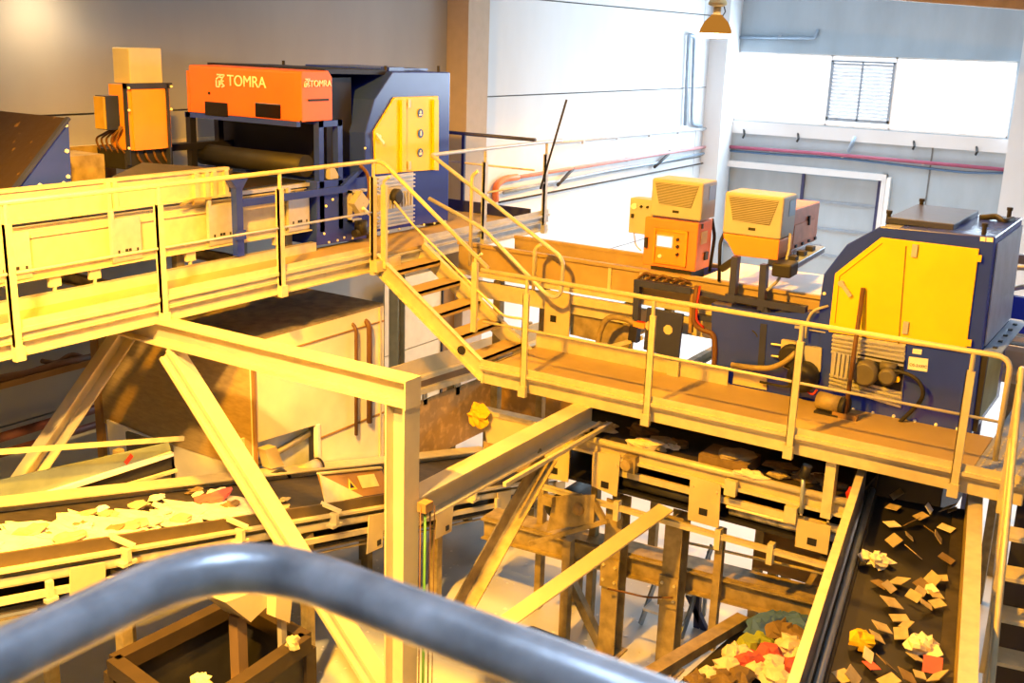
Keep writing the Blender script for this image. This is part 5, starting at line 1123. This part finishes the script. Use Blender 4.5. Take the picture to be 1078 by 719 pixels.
for i, (x, y, k) in enumerate(spots):
    c = FZ(860+x/3.14, 490+y/3.14, PZ+.06)
    if k in 'WYc' and k != 'c':
        r_ = rn.uniform(.06, .09); ob_ = B().blob((c.x, c.y, PZ+.06), r_*1.1, r_, r_*.7, rn, .35, 10, 7).make('crumpled_paper', M_yrag if k == 'Y' else M_cream)
        if k == 'Y': tag(ob_, 'crumpled yellowish bag on the dark belt at lower right', 'bag')
        else: tag(ob_, 'crumpled pale paper ball on the dark belt at lower right', 'paper', 'crumpled paper on the steep belt')
        continue
    m = {'p': M_paper, 'c': M_cream, 'b': M_card, 'w': M_white, 'r': M_pink}[k]
    a = rn.uniform(-.7, .7)+(.2 if k != 'r' else 1.3); s0, s1 = rn.uniform(.035, .065), rn.uniform(.05, .085); tz = rn.uniform(-.9, .9)
    u = (dv*math.cos(a)+sv*math.sin(a)); w = Vector((-u.y, u.x, 0)); w = w*math.cos(tz)+Vector((0, 0, 1))*math.sin(tz)
    up_ = .02+abs(math.sin(tz))*s0
    cc = Vector((c.x, c.y, PZ+up_)); sk = u*rn.uniform(-.03, .03)
    ob_ = B().slab([cc-u*s1-w*s0, cc+u*s1-w*s0+sk, cc+u*s1+w*s0+sk, cc-u*s1+w*s0], .006).make('paper_sheet', m)
    if k == 'r': tag(ob_, red_lab[nr], 'paper'); nr += 1
    elif k == 'b': tag(ob_, 'brown cardboard piece on the dark belt at lower right', 'cardboard', 'cardboard pieces on the steep belt')
    else: tag(ob_, 'pale paper sheet on the dark belt at lower right', 'paper', 'paper sheets on the steep belt')
# ================= waste trough below the plated conveyor
t = T('waste_trough', 'low trough full of coloured waste beside the steep belt wall', 'trough', (9, 2.9, .5))
TZ = 1.0
b = B(); b.bar(FZ(600, 762, TZ), FZ(782, 652, TZ), .14, .1); b.make('side_beam', M_dirty, t)
cs = [FZ(690, 740, TZ-.1), FZ(786, 655, TZ-.1), FZ(905, 655, TZ-.1), FZ(870, 760, TZ-.1)]
B().slab(cs, .04, (0, 0, -1)).make('belt', M_belt, t)
for k, c in enumerate(cs): B().box(c.x-.04, c.x+.04, c.y-.04, c.y+.04, 0, TZ-.14).make('support_leg', M_dirty, t, split=True)
wst = [(745,712,'c'),(765,700,'c'),(790,682,'l'),(800,676,'l'),(775,690,'c'),(815,655,'u'),(830,652,'u'),(842,660,'u'),(822,665,'k'),(808,690,'r'),(812,700,'c'),(830,680,'c'),(840,672,'k'),(795,705,'c'),(780,715,'k'),(815,712,'c'),(835,700,'r'),(845,690,'c'),(760,716,'k'),(800,660,'u'),(850,678,'c'),(735,718,'k'),(826,718,'c'),(788,696,'r')]
for i, (x, y, k) in enumerate(wst):
    c = FZ(x, y, TZ+.02); m = {'c': M_cream, 'l': M_lime, 'u': M_bluew, 'k': M_card, 'r': M_pink}[k]; r_ = rn.uniform(.1, .15)
    nm = {'c': ('paper_lump', 'pale paper lump', 'paper'), 'l': ('green_bag', 'lime green bag', 'bag'), 'u': ('blue_film', 'blue film lump', 'film'), 'k': ('card_lump', 'brown card lump', 'cardboard'), 'r': ('red_lump', 'reddish lump', 'waste')}[k]
    tag(B().blob((c.x, c.y, TZ-.02+r_*.3), r_*1.2, r_, r_*.7, rn, .35).make(nm[0], m), nm[1]+' in the low waste trough beside the steep belt', nm[2], nm[1]+'s in the waste trough')
# ================= stair at lower right
t = T('access_stair', 'steep steel access stair with handrail at the lower right edge', 'stair', (8.5, .6, 0))
u = Vector((-1, -.18, 0)).normalized(); v = Vector((.18, -1, 0)).normalized(); so = Vector((9.45, 1.03, ZR))
def sp(a, s, z): return so+u*a+v*s+Vector((0, 0, z))
for k in range(1, 13):
    b = B(); c = sp(.25*k, .02, -.235*k); b.add([c, c+u*.24, c+u*.24+v*.8, c+v*.8]+[p+Vector((0, 0, -.03)) for p in (c, c+u*.24, c+u*.24+v*.8, c+v*.8)], [(0,1,2,3),(7,6,5,4),(0,1,5,4),(1,2,6,5),(2,3,7,6),(3,0,4,7)])
    b.add([c, c+v*.8, c+v*.8+Vector((0, 0, -.06)), c+Vector((0, 0, -.06)), c-u*.01, c+v*.8-u*.01, c+v*.8-u*.01+Vector((0, 0, -.06)), c-u*.01+Vector((0, 0, -.06))], [(0,1,2,3),(4,5,6,7),(0,1,5,4),(1,2,6,5),(2,3,7,6),(3,0,4,7)])
    b.make('tread', M_galv, t)
for s in (0, .84): B().bar(sp(.0, s, -.08), sp(3.1, s, -.08-.94*3.1), .04, .2).make('stringer', M_galv, t)
hb, ht = sp(0.02, -.03, 1.08), sp(3.0, -.03, 1.08-.9*3.0)
B().tube([sp(-.1, -.03, .9), hb, ht], .024, 12, .1).make('handrail', M_galv, t, True)
B().tube([sp(0.02, -.03, .55), sp(3.0, -.03, .55-.94*3.0)], .014, 8).make('mid_rail', M_galv, t, True)
for a in (.1, 1.1, 2.1): b = B(); b.bar(sp(a, -.03, -.1-.94*a), sp(a, -.03, 1.02-.9*a), .05, .016, u); b.make('post', M_galv, t)
# ================= dark skip with a timber-coloured rim at lower left
t = T('waste_skip', 'dark open skip with a brown beam rim at the bottom left', 'skip', (6, 5.2, 0))
SZ = 1.7
cs = [FZ(120, 700, SZ), FZ(248, 636, SZ), FZ(322, 676, SZ), FZ(200, 760, SZ)]
for i in range(4):
    p, q = cs[i], cs[(i+1) % 4]; m = M_skip
    B().bar(p, q, .12, .14).make('rim_beam', m, t)
    B().slab([p, q, (q.x, q.y, .2), (p.x, p.y, .2)], .02).make('side_wall', M_dark, t)
    B().box(p.x-.06, p.x+.06, p.y-.06, p.y+.06, 0, SZ-.05).make('corner_post', M_skip, t)
B().slab([(p.x, p.y, .2) for p in cs], .03).make('skip_floor', M_dark, t)
for i, (x, y) in enumerate(((222, 700), (236, 694), (246, 700), (228, 707), (255, 706), (214, 704))): 
    c = FZ(x, y, .9); tag(B().blob((c.x, c.y, .85), .12, .12, .1, rn, .4).make('dark_lump', M_dirty), 'dark rubbish lump inside the open skip at bottom left', 'waste', 'rubbish in the open skip')
mid_ = (cs[0]+cs[1]+cs[2]+cs[3])/4; tag(B().slab([(p.x*.94+mid_.x*.06, p.y*.94+mid_.y*.06, .74) for p in cs], .5, (0, 0, -1)).make('rubbish_fill', M_dark), 'dark rubbish filling the open skip at bottom left', 'waste', None, 'stuff')
c = FZ(212, 717, 1.25); tag(B().blob(c, .09, .09, .06, rn, .3).make('pale_rag', M_cream), 'pale crumpled rag on the skip at bottom left', 'rag')
c = FZ(308, 680, SZ+.09); tag(B().blob((c.x, c.y, SZ+.12), .06, .07, .06, rn, .3).make('paper_ball', M_paper), 'brownish paper ball on the corner of the skip rim', 'paper')
t = T('wedge_block', 'ochre wedge-shaped bracket below the bend of the foreground rail', 'bracket', FZ(262, 650, 2.1))
a = FY(237, 634, 5.9); c = FY(290, 630, 5.9); d = FY(264, 655, 5.9)
B().prism([xz(a), xz(FY(264, 624, 5.9)), xz(c), xz(d)], 'Y', 5.9, 6.2).make('block', M_box, t)
B().box(d.x-.05, d.x+.05, 6.0, 6.1, 0, d.z+.02).make('support_post', M_brown, t)
gq = FY(298, 650, 5.85); t = tag(B().slab([FY(291, 626, 5.8), FY(308, 628, 5.8), FY(305, 656, 5.8), FY(290, 650, 5.8)], .1, (0, 1, 0)).box(gq.x-.03, gq.x+.03, 5.84, 5.89, 0, gq.z+.05).make('guard_plate', M_box), 'small bright upright plate right of the wedge-shaped bracket', 'plate')
c = FZ(582, 672, .45); t = T('trolley', 'black low trolley top just above the foreground rail', 'trolley', (c.x, c.y, 0))
cs = [FZ(540, 665, .45), FZ(560, 657, .45), FZ(619, 680, .45), FZ(608, 690, .45), FZ(560, 700, .45)]
B().slab(cs, .12, (0, 0, -1)).make('top', M_black, t, False, .03)
for p in (cs[0], cs[2], cs[4]): B().cyl((p.x, p.y, 0), (p.x, p.y, .34), .03, 8).make('leg', M_dark, t)
# scattered scraps on the floor
fl = B()
for i in range(260):
    x, y = rn.uniform(250, 720), rn.uniform(570, 719); c = FZ(x, y, 0); s = rn.uniform(.008, .03); a = rn.uniform(0, 6)
    fl.add([(c.x+s*math.cos(a+k*1.57)*rn.uniform(.6, 1.3), c.y+s*math.sin(a+k*1.57)*rn.uniform(.6, 1.3), .004+rn.uniform(0, .01)) for k in range(4)]+[(c.x, c.y, .001)], [(0, 1, 2, 3), (0, 1, 4), (1, 2, 4), (2, 3, 4), (3, 0, 4)])
tag(fl.make('floor_litter', M_white), 'white flecks of litter scattered over the grey floor', 'litter', None, 'stuff')
# ================= foreground rail of the viewing platform
RZ = H-.5
t = T('viewing_railing', 'thick blurred steel tube rail bending across the foreground', 'railing', (.3, .3, H-1.6)); RF = t
B().tube([(-1.5, .765, RZ), (.70, .765, RZ), (.70, -1.6, RZ)], .0245, 24, .13, 12).make('handrail', M_tube, t, True)
for p in ((-.7, .765), (.70, -.75)): B().cyl((p[0], p[1], H-1.6), (p[0], p[1], RZ-.02), .021, 14).make('post', M_tube, t, True)
B().tube([(-1.5, .765, H-1.1), (-.2, .765, H-1.1)], .014, 8).make('mid_rail', M_tube, t, True)
t = T('viewing_platform', 'steel viewing platform the picture is taken from', 'platform', (-.5, -.5, 0))
B().box(-2.2, .74, -2.2, .8, H-1.66, H-1.6).make('deck', M_deck, t)
for p in ((-2.1, .7), (-2.1, -2.1), (.6, -2.1)): B().box(p[0]-.06, p[0]+.06, p[1]-.06, p[1]+.06, 0, H-1.66).make('support_post', M_dirty, t)

tag(B().box(9.7, 11.6, -1.6, .95, .0, H-3.62).make('under_deck_block', M_navyd, None, False, .01), 'added dark block below the right end of the lower platform, behind the access stair', 'housing')  # added dark block, covers the bright floor behind the treads
# ================= light and camera
WARM = (1, .43, .03)
Pv = EYE + ray(753, 37)*(19.5/ray(753, 37).x)
lamp(Pv, 'sodium high-bay lamp hanging in front of the wall corner', 2200, WARM)
Pl = EYE + ray(64, -14)*(11.0/ray(64, -14).y)
lamp(Pl, 'sodium high-bay lamp at the top left edge in front of the left wall', 16, WARM, .2, 165)
lamp((1.6, 4.25, 8.9), 'whiter sodium lamp aimed at the left walkway and conveyors, out of the picture', 11500, (1, .54, .13), .2, 64, (4.8, 7.6, 2.6), .55)
lamp((3.6, 5.0, 9.1), 'deep orange sodium lamp aimed at the lower platform, out of the picture', 11800, (1, .42, .004), .2, 112, (9.0, 5.2, 1.5), .4)
lamp((14.0, 4.6, 9.2), 'sodium high-bay lamp beyond the lower sorter, out of the picture', 2600, WARM)
def area(name, loc, rot, sx, sy, e, col):
    L = bpy.data.lights.new(name, 'AREA'); L.shape = 'RECTANGLE'; L.size = sx; L.size_y = sy; L.energy = e; L.color = col
    o = bpy.data.objects.new(name, L); COL.objects.link(o); o.location = loc; o.rotation_euler = rot; return o
# added, unseen window in the near wall, to light the far left wall
w2 = struct(B().box(16, 27.5, -13.99, -13.97, 5, 9).make('added_window', emit('dim_pane', 'dfe8ff', .25)))
wf = B()
for x in (16, 18.9, 21.75, 24.6, 27.42): wf.box(x, x+.08, -13.96, -13.9, 5, 9)
wf.box(16, 27.5, -13.96, -13.9, 4.95, 5.03); wf.box(16, 27.5, -13.96, -13.9, 8.95, 9.03)
wf.make('window_frame', M_white, w2)
area('window_daylight', (XW-.05, 7.8, 5.6), (0, math.radians(90), 0), 1.7, 7, 800, (.70, .87, 1))
area('window_daylight', (XW-.05, -3.2, 5.6), (0, math.radians(90), 0), 1.7, 12, 1000, (.70, .87, 1))
w4 = struct(B().box(XW+.14, XW+.17, -9.2, 2.9, WZ0, WZ1).make('window_4', M_glassw))
wf = B()
for k in range(7): wf.box(XW+.05, XW+.13, -9.2+k*2.01, -9.16+k*2.01, WZ0, WZ1)
wf.make('window_frame', M_white, w4)
sk = struct(B().box(-1.2, 1.2, -1.4, 1.4, ZC-.03, ZC-.005).make('added_skylight', emit('fill_pane', 'e8f2ff', 1.5)))  # added skylight, unseen, gives blue fill to the rail and machine fronts
area('skylight_fill', (0, 0, ZC-.06), (0, 0, 0), 2.2, 2.6, 260, (.55, .75, 1))
# added roof panes, unseen, to brighten the left wall of the far bay
sk = struct(B().box(18.5, 27.2, 4, 10.6, ZC-.03, ZC-.005).make('added_roof_panes', emit('fill_pane', 'e8f2ff', 1.5)))
o = area('skylight_fill', (22.6, 7.4, ZC-.1), (0, 0, 0), 7.5, 6, 650, (.70, .87, 1)); o.data.spread = math.radians(88)
W = bpy.data.worlds.new('world'); S.world = W; W.use_nodes = True
W.node_tree.nodes['Background'].inputs[0].default_value = (.6, .75, 1, 1); W.node_tree.nodes['Background'].inputs[1].default_value = .6
cam = bpy.data.cameras.new('camera'); co = bpy.data.objects.new('camera', cam); COL.objects.link(co)
cam.sensor_width = 36; cam.lens = 36*F_/1078; cam.clip_end = 200; cam.clip_start = .05
co.matrix_world = Matrix(((RT.x, UP.x, -FW.x, 0), (RT.y, UP.y, -FW.y, 0), (RT.z, UP.z, -FW.z, H), (0, 0, 0, 1)))
cam.dof.use_dof = True; cam.dof.focus_distance = 10.5; cam.dof.aperture_fstop = 7.5
S.camera = co
vs = S.view_settings; vs.view_transform = 'Standard'; vs.look = 'None'; vs.gamma = 1; vs.use_curve_mapping = False; vs.exposure = 0
